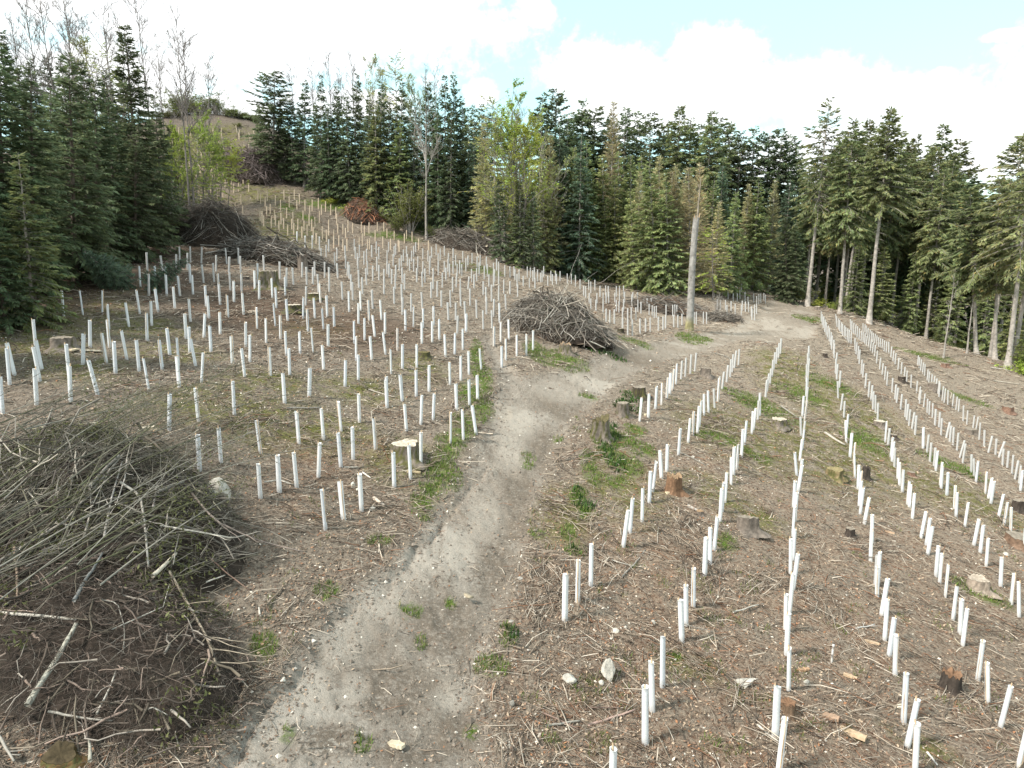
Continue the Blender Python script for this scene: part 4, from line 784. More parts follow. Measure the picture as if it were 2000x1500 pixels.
PROTO = {
    'S': [conifer(11 + i, 18, 3.4, 0.05, 0.38, 7, 'young', M_SPRUCE, M_DARKBARK, 0.19, 3.6, 0.060, 0.52) for i in range(4)],      # dark dense spruce
    'P': [conifer(21 + i, 15, 2.7, 0.10, 0.36, 7, 'young', M_SPRUCE, M_BARK, 0.15, 3.0, 0.066, 0.52) for i in range(4)],         # narrower pole-stage spruce
    'Y': [conifer(31 + i, 15, 3.0, 0.05, 0.36, 7, 'young', M_YOUNG, M_BARK, 0.15, 3.0, 0.066, 0.52) for i in range(4)],            # lighter young fir
    'U': [conifer(41 + i, 15, 3.0, 0.05, 0.38, 7, 'young', M_BLUE, M_BARK, 0.16, 3.0, 0.07, 0.52) for i in range(2)],
    'F': [conifer(51 + i, 32, 4.6, (0.44, 0.37, 0.50, 0.41)[i], 0.46, 8, 'old', M_FIR, M_BARK, 0.30, 2.9, 0.11, 0.80, 26) for i in range(4)],            # tall old fir, bare lower trunk
    'K': [conifer(61 + i, 26, 4.3, 0.18, 0.46, 8, 'flat' if i == 1 else 'old', M_SPRUCE, M_BARK, 0.32, 2.8, 0.11, 0.80, 10) for i in range(4)],   # dark back row
    'O': [conifer(72, 34, 5.6, 0.58, 0.42, 8, 'young', M_FIR, M_BARK, 0.36, 2.6, 0.11, 0.8, 40), conifer(71, 34, 5.2, 0.44, 0.55, 7, 'old', M_FIR, M_BARK, 0.36, 2.0, 0.10, 0.8, 14)],
    'L': [conifer(81 + i, 15, 2.4, 0.08, 0.26, 7, 'larch', M_LARCH, M_BARK, 0.13, 2.8, 0.032, 0.55) for i in range(3)],            # larch with bare brown twigs
    'B': [bare_tree(91 + i, 20, 0.11, 0.22, 0.40, 30, M_GREYTWIG) for i in range(3)],
    'G': [conifer(101, 13, 3.3, 0.16, 0.5, 5, 'flat', M_SPRING, M_GREYTWIG, 0.10, 1.2, 0.055, 0.36), bare_tree(102, 12, 0.10, 0.42, 0.2, 34, M_GREYTWIG, M_SPRING, 10000, 0.066), bare_tree(103, 12, 0.10, 0.40, 0.25, 30, M_GREYTWIG, M_SPRING, 9000, 0.066)],
    'g': [bare_tree(111, 13, 0.10, 0.36, 0.2, 34, M_BIRCH, M_HAZEL, 6000, 0.06), conifer(112, 14, 2.9, 0.18, 0.45, 5, 'flat', M_HAZEL, M_BIRCH, 0.10, 1.0, 0.040, 0.38), bare_tree(113, 13, 0.10, 0.36, 0.25, 30, M_BIRCH, M_HAZEL, 5000, 0.06)],
    'T': [bare_tree(121, 17, 0.17, 0.20, 0.4, 14, M_BIRCH, forks=3, twigs=3)],
    'N': [bare_tree(131, 11, 0.09, 0.17, 0.2, 14, M_BIRCH, twigs=3)],
}
NAME = {'S': 'spruce_tree', 'P': 'spruce_tree', 'Y': 'young_fir', 'U': 'blue_fir', 'F': 'fir_tree', 'K': 'fir_tree', 'O': 'fir_tree', 'L': 'larch_tree', 'B': 'birch_tree', 'G': 'beech_tree', 'g': 'hazel_tree', 'T': 'bare_tree', 'N': 'bare_sapling'}
LOOK = {'S': 'dark dense spruce', 'P': 'narrow dark spruce', 'Y': 'light green young fir', 'U': 'bluish young fir', 'F': 'tall bare-trunked fir', 'K': 'dark old fir', 'O': 'tallest pale-trunked fir', 'L': 'brown twiggy larch', 'B': 'thin bare birch', 'G': 'yellow-green leafing tree', 'g': 'sparse buff-green leafing tree', 'T': 'silver bare forked tree', 'N': 'slim bare sapling'}
CATW = {'S': 'spruce', 'P': 'spruce', 'Y': 'fir', 'U': 'fir', 'F': 'fir', 'K': 'fir', 'O': 'fir', 'L': 'larch', 'B': 'birch', 'G': 'tree', 'g': 'tree', 'T': 'tree', 'N': 'sapling'}
# kind,top x,top y,base x,base y   or   kind,top x,top y,@range in metres
STANDS = {
 'shaded wood': ('deep', '''Y,35,297,67,632;S,-35,330,12,642;S,4,70,4,575;S,62,128,62,572;S,135,100,148,556;S,245,45,281,497;S,96,170,104,540;S,186,150,196,520;S,213,190,228,508;S,305,185,318,478;S,-50,110,-50,585;S,-90,60,-100,620;S,-150,150,-160,660;S,-180,120,-200,720;S,160,210,176,545;S,272,250,262,512;
 S,30,118,@66;S,118,108,@70;S,160,118,@76;S,205,135,@80;S,85,100,@84;S,275,170,@78;S,0,60,@72;S,330,240,@84;S,140,150,@92;S,235,160,@90;S,60,110,@95;B,44,-30,@72;B,82,-8,@76;B,128,6,@80;B,196,-2,@78;B,268,-8,@84;B,300,72,@86;B,20,20,@84;B,230,40,@90;B,160,30,@92;B,340,28,372,452;B,352,60,381,448;B,406,102,408,408;B,120,-15,@88;g,200,105,@82;g,175,90,@86;G,398,232,396,432;G,438,262,428,416;G,350,268,352,448;G,420,300,412,430;G,372,300,370,440;G,452,290,445,408;g,385,260,384,440;G,335,300,338,446'''),
 'hill-foot stand': ('uphill', '''K,535,140,532,352;P,505,205,512,330;P,568,190,575,358;P,596,152,594,366;P,626,146,626,386;P,657,163,660,394;P,676,180,684,404;P,697,143,690,400;P,745,153,742,416;P,722,206,716,412;Y,733,205,735,422;P,760,190,760,424;P,786,160,780,428;Y,782,232,778,434;P,812,205,806,440;P,836,156,838,450;P,868,148,870,458;P,886,140,890,462;P,903,188,904,466;P,916,210,914,474;P,882,215,880,472;P,640,200,644,392;P,855,225,856,462;U,925,250,930,484;P,555,250,552,356;
 B,570,120,@112;B,605,118,@114;B,640,102,@116;B,664,128,@118;B,686,110,@112;g,726,118,@112;g,772,112,@114;B,745,130,@120;B,830,132,@118;B,850,140,@122;g,810,160,@116;P,545,200,@108;P,660,190,@112;P,720,185,@110;P,800,195,@112;P,615,200,@110;P,582,210,@112;P,700,200,@116;P,850,180,@110;P,925,200,@104;P,940,200,@106;P,770,200,@120;P,640,210,@118;P,905,215,@112;T,832,188,833,468'''),
 'snag-side stand': ('uphill', '''g,963,196,968,502;L,945,240,950,496;G,1003,212,1006,516;G,1028,262,1022,524;g,985,250,984,510;g,1058,235,1062,524;L,1075,262,1078,528;U,1092,236,1096,530;Y,1122,285,1118,536;Y,1145,278,1150,540;U,1136,262,@92;Y,1176,300,1180,546;Y,1208,296,1212,550;Y,1232,300,1235,554;Y,1254,300,1258,562;Y,1268,312,1282,570;P,1170,330,1172,544;Y,1140,340,1142,542;Y,1060,330,1064,530;P,1015,350,1016,522;P,975,340,978,512;P,1040,360,1042,528;Y,1300,352,1306,574;Y,1200,350,1202,552;P,1100,330,1104,534;Y,1230,370,1240,566;
 L,1288,306,1290,566;L,1320,318,1326,572;L,1345,326,1350,576;L,1312,335,@84;L,1278,330,1280,562;L,1335,345,1338,570;L,1392,372,1394,566;L,1405,395,@96;L,1360,352,1362,566;g,1418,420,1420,568;L,1250,335,@88;L,1366,318,@90;g,1372,380,1372,564;G,1390,440,1392,586;U,1413,322,@104;Y,1395,350,@102;P,1440,378,@108;Y,1438,372,@100;L,1462,360,@112;L,1515,352,@114;Y,1482,356,@112;U,1545,350,@118;Y,1420,402,1424,556;Y,1456,400,1452,554;U,1512,430,1515,572;S,1535,420,1538,588;S,1552,436,1556,584;Y,1480,420,1486,556;g,1492,440,1496,556;g,1440,460,1436,558;Y,1362,400,1366,566;Y,1335,380,1338,568;Y,1180,400,1186,550;Y,1010,400,1012,520'''),
 'ridge row': ('hill', '''K,1060,183,@124;K,1087,178,@126;K,1108,230,@124;K,1140,190,@128;K,1160,212,@130;L,1200,198,@122;K,1222,203,@128;K,1246,215,@130;K,1272,224,@126;F,1298,240,@130;F,1328,207,@124;K,1350,225,@130;F,1390,216,@120;K,1408,235,@130;K,1425,238,@128;K,1449,250,@126;K,1475,246,@128;K,1503,256,@130;K,1528,248,@128;K,1548,256,@130;K,1190,225,@134;K,1310,235,@136;K,1120,215,@134;K,960,215,@134;L,1010,215,@130;K,1370,240,@136;K,1560,280,@138;B,1016,175,@122'''),
 'track-end stand': ('track', '''O,1617,189,1577,597;F,1598,285,@122;F,1640,270,1606,572;F,1655,262,1620,582;F,1669,228,1640,614;F,1702,233,1650,606;O,1743,208,1697,632;F,1725,262,1690,608;F,1790,262,1748,636;F,1768,290,1755,630;F,1842,242,1795,653;F,1878,268,1832,656;F,1812,290,1802,650;F,1860,300,1850,662;F,1900,330,1877,668;F,1895,360,1907,692;F,1955,340,1943,702;O,2014,235,1968,719;F,1998,262,@112;F,2045,280,@108;F,2080,300,2090,730;F,1930,385,1925,672;
 F,1680,250,@130;F,1716,250,@134;F,1755,275,@136;F,1780,280,@140;F,1830,285,@138;F,1866,300,@142;F,1905,370,@144;F,1935,400,@140;F,1970,345,@138;F,2000,330,@142;F,1640,290,@134;F,1690,300,@126;F,1850,330,@130;F,1800,310,@150;F,1740,300,@150;F,1620,300,@140;F,1885,380,@150;F,1960,400,@152;F,1660,280,@144;Y,1700,500,1702,612;Y,1640,470,1636,598;Y,1660,520,1664,606;N,1866,530,1842,700;N,1910,500,1888,690;g,1765,520,1768,640;g,1790,540,1784,646;Y,1910,560,1916,690;Y,1995,560,@127;g,1720,540,1728,632;Y,1870,500,@128;Y,1790,500,@130;Y,1730,480,@126;Y,1940,520,@132;Y,1830,520,@132;Y,1990,500,@128;Y,1680,470,@122'''),
}


def plant_stands():
    rng = np.random.default_rng(77)
    for stand, (end, spec) in STANDS.items():
        T = []
        for s in spec.replace('\n', '').split(';'):
            q = s.strip().split(','); k = q[0]; tx, ty = float(q[1]), float(q[2]); d = ray(tx, ty)
            if q[3].startswith('@'):
                r = float(q[3][1:]); p = d * (r / math.hypot(d[0], d[1])); B = np.array([p[0], p[1], 0.0]); back = True
            else:
                B = hit(float(q[3]), float(q[4])); back = False
            B[2] = gz(B[0], B[1]) - 0.1; Tp = d * (B[1] / d[1]); h = Tp[2] - B[2]
            T.append((k, B, h, Tp[0] - B[0], tx, back))
        cnt = {}
        for (k, B, h, dx, tx, back) in sorted(T, key=lambda t: t[4]):
            c = cnt[(k, back)] = cnt.get((k, back), 0) + 1
            tm, cm, H = PROTO[k][(c + (2 if back else 0)) % len(PROTO[k])]
            r = bpy.data.objects.new(NAME[k], None); COL.objects.link(r); r.location = B
            sz = h / H; sw = (sz ** 0.75) * rng.uniform(0.9, 1.18)
            if k == 'P': sw *= 0.82
            if k == 'G': sw *= 1.0
            if k in 'FKO': sw = max(sw, 0.8) * rng.uniform(0.80, 1.0)
            r.scale = (sw, sw, sz); r.rotation_euler = (rng.normal(0, 0.012), float(np.clip(math.atan2(dx, h), -0.16, 0.16)), 0)
            where = 'in the rear of the' if back else 'along the front of the'
            tot = sum(1 for t in T if t[0] == k and t[5] == back)
            lab = '%s %s %s' % (LOOK[k], where, stand) if tot == 1 else '%s, %s from the %s end, %s of the %s' % (LOOK[k], ordw(c), end, 'rear' if back else 'front', stand)
            tag(r, lab, CATW[k], 'trees of the ' + stand)
            yaw = rng.uniform(0, 6.28)
            for nm, me in (('trunk', tm), ('crown', cm)): obj(nm, me, r).rotation_euler.z = yaw


plant_stands()


def far_wood():
    """the forest behind the front ranks, one mass of conifers"""
    rng = np.random.default_rng(99); mb = MB(); src = []
    for k, i in (('P', 0), ('P', 1), ('K', 0), ('F', 1)):
        tm, cm, H = PROTO[k][i]; V = np.empty(len(cm.vertices) * 3, np.float32); cm.vertices.foreach_get('co', V); V = V.reshape(-1, 3); T = np.empty(len(V) * 4, np.float32); cm.attributes['tint'].data.foreach_get('color', T); T = T.reshape(-1, 4)[:, :3]
        n = len(V) // 4; nb = sum(1 for p in cm.polygons if p.material_index == 1); first = nb * 0
        m = np.empty(len(cm.polygons), np.int32); cm.polygons.foreach_get('material_index', m); ls = np.empty(len(m), np.int32); cm.polygons.foreach_get('loop_start', ls); lv = np.empty(len(cm.loops), np.int32); cm.loops.foreach_get('vertex_index', lv)
        q = lv[ls[m == 0][:, None] + np.arange(4)[None]]; pick = rng.random(len(q)) < 0.16; q = q[pick]; c = V[q].mean(1, keepdims=True); W4 = c + (V[q] - c) * np.array([2.4, 2.4, 2.4]); src.append((W4.reshape(-1, 3), T[q].reshape(-1, 3), H, k))
    for a in np.arange(-46, 47, 1.15):
        for lane in (0, 1):
            r = rng.uniform(137, 152) + 17 * lane + (8 if a > 14 else 0); aa = math.radians(a + rng.uniform(-0.4, 0.4)); x, y = r * math.sin(aa), r * math.cos(aa); z = gz(x, y)
            if -24 < a < -19: continue
            top = {True: 0, False: 1}[a < -5]; el = (6.0 if a < -26 else 7.0 if a < -5 else 5.6 if a < 12 else 4.2) + rng.uniform(-1.6, 0.4); h = r * math.tan(math.radians(el)) - z
            if h < 4: continue
            W4, T, H, k = src[int(rng.integers(0, 2)) if h < 22 else 2 + int(rng.integers(0, 2))]; s = h / H; sw = max(s, 0.75) * rng.uniform(0.95, 1.25); t = rng.uniform(0, 6.28); c_, s_ = math.cos(t), math.sin(t)
            P = np.c_[(W4[:, 0] * c_ - W4[:, 1] * s_) * sw + x, (W4[:, 0] * s_ + W4[:, 1] * c_) * sw + y, W4[:, 2] * s + z]; mb.add(P, np.arange(len(P)).reshape(-1, 4), 0, T * rng.uniform(0.75, 1.1))
            add_tubes(mb, [[x, y, z - 0.5], [x, y, z + h * 0.5], [x, y, z + h * 0.97]], [0.3, 0.2, 0.03], 5, 1, np.array([0.9, 0.9, 0.9]), cap=False)
            for q in range(5):      # saplings and scrub filling the gaps below
                x2, y2 = x + rng.normal(0, 2.5), y + rng.normal(0, 2.5); h2 = rng.uniform(2, 6.5); W2, T2, H2, _ = src[0]; W2 = W2.reshape(-1, 4, 3)[q::6].reshape(-1, 3); T2 = T2.reshape(-1, 4, 3)[q::6].reshape(-1, 3)
                P = np.c_[W2[:, 0] * 0.8 + x2, W2[:, 1] * 0.8 + y2, W2[:, 2] * h2 / H2 + gz(x2, y2)]; mb.add(P, np.arange(len(P)).reshape(-1, 4), 0, T2 * np.array([2.2, 1.8, 1.0]))
    tag(obj('far_woods', mb.mesh('far_woods', [M_SPRUCE, M_BARK], smooth=False)), 'deep conifer forest filling the gaps behind the stands', 'forest', kind='stuff')


far_wood()

# ---------------------------------------------------------------- shrubs
BUSH = [bush_mesh(201, 5, 2.6, M_WILLOW, M_BIRCH, 30, 5200, 0.09), bush_mesh(202, 3, 1.8, M_WILLOW, M_DARKBARK, 24, 1800, 0.08), bush_mesh(203, 2, 1.5, M_SPRING, M_DARKBARK, 20, 1800, 0.08), bush_mesh(204, 4, 2.0, M_BIRCH, M_BIRCH, 24, 60, 0.03)]
SHRUBS = [(0, 800, 452, 1.25, 1.3, 'round yellow-green willow bush beside the silver forked tree'), (1, 775, 455, 0.8, 0.9, 'low olive bush beside the big round willow bush'), (1, 848, 470, 0.7, 0.7, 'small olive bush at the foot of the silver forked tree'),
          (3, 535, 350, 1.5, 1.5, 'spray of bare stems at the top corner of the hill-foot stand'), (3, 940, 490, 1.1, 1.2, 'tangle of bare grey stems behind the heap under the stand'), (3, 985, 510, 1.0, 1.1, 'bare grey thicket beside the cut log on the heap'),
          (2, 1600, 600, 1.2, 0.7, 'bright green ground shrub at the foot of the tallest pale fir'), (2, 1625, 604, 1.0, 0.6, 'bright green low shrub between the two nearest firs at the bend'), (1, 1640, 612, 1.0, 0.9, 'olive shrub at the head of the second planted row'), (1, 1760, 640, 1.3, 1.3, 'olive thicket under the fir stand beside twin trunks'),
          (1, 1725, 632, 1.2, 1.1, 'olive thicket by the trunk at the head of the fourth row'), (3, 1775, 640, 1.3, 1.3, 'bare brown thicket in front of the twin fir trunks'), (1, 1815, 656, 1.1, 1.1, 'olive thicket between the leaning fir trunks'), (1, 1996, 722, 1.5, 1.3, 'light olive bush beside the big fir trunk at the clearing corner'), (2, 2010, 735, 1.4, 1.1, 'yellow-green bush at the foot of the corner fir'),
          (2, 1392, 575, 1.0, 1.2, 'yellow-green bush behind the grey snag'), (1, 1376, 576, 1.1, 1.2, 'olive bush just behind the grey snag trunk'), (1, 1560, 590, 1.2, 1.0, 'dark green bush at the far end of the track'), (3, 1400, 612, 0.6, 0.6, 'bare brush behind the far guards at the bend'), (2, 650, 398, 1.0, 0.5, 'green bramble patch below the hill-foot stand'), (2, 690, 412, 1.0, 0.5, 'green bramble patch uphill of the red root heap'),
          (1, 320, 470, 0.9, 0.9, 'dim olive bush at the edge of the shaded wood'), (3, 345, 462, 1.0, 1.1, 'bare thicket beside the twin bare trees'), (2, 425, 425, 0.9, 0.7, 'yellow-green shrub uphill of the big dark heap')]
for k, px, py, sx, sz, lab in SHRUBS:
    p = hit(px, py); o = obj('bush', BUSH[k], loc=(p[0], p[1], gz(p[0], p[1]))); o.scale = (sx, sx, sz); o.rotation_euler.z = px * 0.37
    tag(o, lab, 'bush', 'bushes at the wood edges')


def skyline_scrub():
    rng = np.random.default_rng(12); R = np.linspace(70, 175, 160)
    for n in range(16):
        p = hit(rng.uniform(335, 505), rng.uniform(246, 330))
        if p[1] > 170: continue
        o = obj('bush', BUSH[int(rng.choice([1, 1, 3]))], loc=(p[0], p[1], gz(p[0], p[1]) - 0.1)); s = rng.uniform(0.35, 0.8); o.scale = (s * 1.3, s * 1.3, s * 0.7); o.rotation_euler.z = n
        tag(o, 'low scrub clump on the upper hill among the far beige guards', 'bush', 'scrub on the upper hill')
    for n, px in enumerate(np.linspace(316, 512, 22), 1):
        d = ray(px, 240); d = d / math.hypot(d[0], d[1]); z = base_h(d[0] * R, d[1] * R); r = R[int(np.argmax(z / R))] - rng.uniform(0, 3); x, y = d[0] * r, d[1] * r
        o = obj('bush', BUSH[int(rng.choice([0, 1, 1, 3]))], loc=(x, y, gz(x, y) - 0.2)); s = rng.uniform(0.6, 1.2); o.scale = (s * 1.3, s * 1.3, s * rng.uniform(0.35, 0.8)); o.rotation_euler.z = px
        tag(o, 'scrub bush on the hilltop skyline, %s from the shaded wood' % ordw(n), 'bush', 'bushes along the hilltop')


skyline_scrub()

# ---------------------------------------------------------------- dead standing snags
def snag(name, px_top, py_top, px, py, width_px, label, seed, spike=True, moss=True):
    B = hit(px, py); B[2] = gz(B[0], B[1]); d = ray(px_top, py_top); T = d * (B[1] / d[1]); h = T[2] - B[2]; dist = np.linalg.norm(B)
    r0 = width_px * dist / F_PX / 2; rng = np.random.default_rng(seed)
    root = obj(name, None, loc=B); root.rotation_euler = (0, float(np.clip(math.atan2(T[0] - B[0], h), -0.12, 0.12)), 0)
    mb = MB(); t = np.linspace(0, 1, 16); R = r0 * (1.0 - 0.20 * t) * (1 + 0.35 * np.exp(-t * h / 0.5)); P = np.c_[0.02 * h * np.sin(t * 3 + seed) * t, 0.01 * h * np.cos(t * 2) * t, t * h]; P[0, 2] = -0.4
    V, Fq = tubes(P, R, 20); V = V.reshape(16, 20, 3)
    jag = rng.uniform(-0.5, 0.25, 20) * (0.12 * h if spike else 0.03 * h); V[-1, :, 2] += jag; V[-2, :, 2] += jag * 0.25
    V[:, :, :2] += (rng.normal(0, 0.03 * r0, (16, 20, 2)))
    cl = np.ones((16, 20, 3)) * np.array([0.80, 0.84, 0.88])
    if moss: cl[:2] = np.array([0.75, 0.75, 0.45])
    cl *= rng.uniform(0.85, 1.15, (16, 20, 1)); mb.add(V.reshape(-1, 3), Fq, 0, cl.reshape(-1, 3))
    c = np.array([[P[-1, 0], P[-1, 1], h * 0.9]]); k = np.arange(20)
    mb.add(np.r_[V[-1], c], np.stack([k, (k + 1) % 20, np.full(20, 20)], -1), 0, np.array([1.2, 0.95, 0.65]))
    obj('trunk', mb.mesh('trunk', M_BARK), root)
    if spike:
        mb = MB(); add_tubes(mb, [[P[-1, 0] + r0 * 0.2, 0, h * 0.86], [P[-1, 0] + r0 * 0.3, 0.03, h * 1.08], [P[-1, 0] + r0 * 0.45, 0, h * 1.32]], [r0 * 0.34, r0 * 0.22, r0 * 0.05], 7, 0, np.array([0.7, 0.66, 0.58]))
        obj('splinter', mb.mesh('splinter', M_BARK), root)
    mb = MB()
    for q in range(46 if spike else 8):
        u = rng.uniform(0.12, 0.9); a = rng.uniform(0, 6.28); l = rng.uniform(0.06, 0.3) * (1 if spike else 2.5); rr = np.interp(u, t, R) * 0.9
        c = np.array([np.interp(u, t, P[:, 0]) + rr * math.cos(a), rr * math.sin(a), u * h]); dd = np.array([math.cos(a), math.sin(a), rng.uniform(-0.3, 0.2)])
        add_tubes(mb, [c, c + dd * l * 0.5, c + dd * l], [0.022, 0.018, 0.008], 4, 0, np.array([1.1, 1.0, 0.9]))
    obj('branch_stubs', mb.mesh('branch_stubs', M_BARK), root)
    return tag(root, label, 'dead tree')


snag('tree_snag', 1362, 420, 1346, 646, 13.5, 'grey snapped-off tree trunk standing beside the track, moss at its foot', 3)
snag('tree_snag', 1098, 403, 1096, 522, 5, 'thin pale broken trunk against the young stand', 5, spike=False, moss=False)

# ---------------------------------------------------------------- stumps


def stump(px, py, w_px, h_px, label, seed, tint=(0.2, 0.16, 0.125), top=(0.5, 0.42, 0.31), moss=0.0, rough=0.06, tilt=0.0, heap=False):
    B = hit(px, py, heap=heap); dist = np.linalg.norm(B); r = w_px * dist / F_PX / 2; h = h_px * dist / F_PX * 0.95
    rng = np.random.default_rng(seed); n = 36; a = np.arange(n) * 2 * np.pi / n
    lob = 1 + 0.10 * np.sin(a * 3 + seed) + 0.07 * np.sin(a * 5 + seed * 2)
    root_l = 1 + 0.22 * np.clip(np.sin(a * 4 + seed * 1.3), 0, 1) + 0.15 * np.clip(np.sin(a * 7 + seed), 0, 1)
    zs = np.array([-0.2, 0.0, 0.12, 0.3, 0.6, 1.0]); fl = np.array([1.5, 1.32, 1.14, 1.04, 1.0, 0.95])
    rings = []; cl = []
    for z, f in zip(zs, fl):
        k = (lob * (1 + (root_l - 1) * max(0, 1 - z * 3.0))) * f * r * (1 + rng.normal(0, 0.008 if z == 1.0 else 0.02, n))
        zz = np.full(n, z * h if z > 0 else z * 0.5)
        if z == 1.0: zz = zz + rng.normal(0, rough * h, n) + tilt * r * np.cos(a)
        rings.append(np.c_[k * np.cos(a), k * np.sin(a), zz])
        c = np.tile(np.array(tint), (n, 1)) * rng.uniform(0.65, 1.25, (n, 1)); ms = (rng.random(n) < moss)[:, None]; cl.append(np.where(ms, np.array([0.085, 0.08, 0.03]) * rng.uniform(0.8, 1.3, (n, 1)), c))
    V = np.concatenate(rings); k = np.arange(5)[:, None] * n; j = np.arange(n)[None, :]; j2 = (j + 1) % n
    root = obj('tree_stump', None, loc=(B[0], B[1], B[2] - 0.02)); root.rotation_euler.z = rng.uniform(0, 6)
    mb = MB(); mb.add(V, np.stack([k + j, k + j2, k + n + j2, k + n + j], -1).reshape(-1, 4), 0, np.concatenate(cl)); obj('bark', mb.mesh('bark', M_WOOD), root)
    mb = MB(); e = rings[-1]; V = np.concatenate([e * [0.985, 0.985, 1] + [0, 0, 0.004], e * [0.6, 0.6, 1] + [0, 0, rng.normal(0, rough * h * 0.5)], [[0, 0, e[:, 2].mean() - rough * h]]])
    F4 = np.stack([j[0], j2[0], n + j2[0], n + j[0]], -1); c = np.tile(np.array(top), (len(V), 1)) * rng.uniform(0.8, 1.15, (len(V), 1)); c[n:2 * n] *= 0.9
    n0 = mb.n; mb.add(V, F4, 0, c); mb.f.append(np.stack([n + j[0], n + j2[0], np.full(n, 2 * n)], -1) + n0); mb.m.append(np.zeros(n, int))
    obj('cut_face', mb.mesh('cut_face', M_WOOD), root)
    return tag(root, label, 'stump', 'stumps left on the clearing')


DK = (0.06, 0.047, 0.038); OR = (0.19, 0.11, 0.065); GY = (0.17, 0.14, 0.115); PT = (0.50, 0.43, 0.34); GT = (0.25, 0.21, 0.165)
for i, q in enumerate([
    (793, 896, 50, 34, 'wide stump with a fresh pale cut top and mossy side', GY, PT, 0.55), (525, 562, 34, 32, 'mossy stump with a grey hollow front below the dark heap', GY, GT, 0.6), (612, 582, 26, 12, 'low mossy stump between white guards below the dark heap', DK, PT, 0.6),
    (572, 606, 36, 14, 'flat mossy stump with pale rim downslope of the hollow stump', DK, PT, 0.5), (124, 680, 42, 24, 'low grey stump with spreading roots by the shaded wood', GY, GT, 0.1), (592, 530, 20, 34, 'upright grey stump at the end of the long dark heap', GY, DK, 0.0),
    (1172, 855, 34, 38, 'tall mossy leaning stump on the verge of the track', GY, (0.12, 0.1, 0.05), 0.4), (1215, 812, 28, 34, 'root stump just uphill of the tall mossy stump', GY, GT, 0.2), (1248, 775, 30, 26, 'dark stump at the near end of the first row', DK, GT, 0.3), (1378, 734, 22, 20, 'stump in front of the first row by the track bend', GY, GT, 0.0),
    (1520, 832, 32, 18, 'low pale-topped stump between the third and fourth rows', GY, PT, 0.3), (1314, 962, 28, 36, 'torn orange-brown stump beside the second row', OR, (0.3, 0.2, 0.12), 0.0), (1458, 1034, 36, 26, 'clean sawn brown stump downhill of the third row', GY, GT, 0.0), (1611, 698, 10, 10, 'small dark stump at the head of the fourth row', DK, GT, 0.0),
    (1718, 832, 22, 12, 'pale broken stump inside the sixth row', GY, PT, 0.0), (1630, 930, 34, 18, 'rotten mossy stump beside the fifth row', (0.2, 0.15, 0.08), (0.25, 0.2, 0.1), 0.5), (1690, 935, 16, 26, 'dark narrow stump behind the fifth row', DK, DK, 0.0), (1660, 1046, 18, 18, 'small dark stump downhill of the rotten mossy one', DK, GT, 0.0),
    (1990, 1066, 44, 22, 'flat red-brown stump at the outer end of the seventh row', (0.17, 0.11, 0.075), GT, 0.0), (1986, 995, 18, 20, 'dark stump uphill of the flat red-brown stump', DK, GT, 0.0), (1908, 1150, 34, 24, 'pale upturned root stump beside the seventh row', (0.3, 0.24, 0.19), (0.4, 0.33, 0.26), 0.0), (1856, 1346, 34, 36, 'dark rotten stump among red needles past the sixth row', DK, OR, 0.0),
    (1538, 1392, 30, 26, 'brown stump behind the near guards of the fourth row', (0.15, 0.1, 0.065), OR, 0.0), (1104, 690, 28, 24, 'root stump with torn wood below the heap beside the track', GY, (0.28, 0.2, 0.13), 0.2), (1212, 650, 16, 12, 'small dark stump at the foot of the heap beside the track', DK, GT, 0.2), (828, 698, 28, 14, 'mossy hummock stump among guards near the verge', DK, (0.12, 0.1, 0.04), 0.7),
    (1895, 848, 22, 12, 'low broken stump between the eighth and ninth rows', GY, GT, 0.0), (1745, 855, 14, 8, 'tiny stump between the sixth and seventh rows', DK, GT, 0.0), (1822, 760, 20, 14, 'stump at the head of the ninth row', GY, GT, 0.0), (1760, 745, 14, 12, 'dark stump between the upper seventh and eighth rows', DK, GT, 0.0), (1596, 606, 12, 9, 'cut stump at the head of the fifth row', GY, PT, 0.0),
    (1968, 805, 18, 12, 'reddish stump out on the bare sunny corner', (0.2, 0.12, 0.085), GT, 0.0), (1845, 716, 14, 8, 'small reddish stump under the bare sapling', (0.18, 0.11, 0.08), GT, 0.0), (288, 836, 30, 5, 'flat pale stump just behind the near brush heap', (0.3, 0.25, 0.18), PT, 0.1), (1780, 928, 14, 8, 'small reddish stump inside the seventh row', (0.18, 0.11, 0.08), GT, 0.0),
    (1366, 1006, 16, 12, 'short rotten stump uphill of the sawn brown stump', GY, (0.3, 0.2, 0.12), 0.0), (480, 545, 14, 6, 'pale cut stump under the dark heap', DK, PT, 0.0), (120, 1485, 52, 18, 'mossy leaning orange-brown root stump at the lower corner', (0.12, 0.07, 0.03), (0.065, 0.048, 0.025), 0.5), (1160, 615, 10, 6, 'stump end poking out of the heap beside the track', OR, OR, 0.0)]):
    k_ = 1.0 if i in (0, 1, 6, 11, 12) else 0.82
    stump(q[0], q[1], q[2] * k_, q[3] * k_, q[4], 300 + i, q[5], q[6], q[7], rough=0.10 if q[6] in (DK, OR) or 'torn' in q[4] or 'mossy leaning' in q[4] else 0.03, tilt=0.25 if 'lean' in q[4] else 0.0)

# ---------------------------------------------------------------- stones and slabs


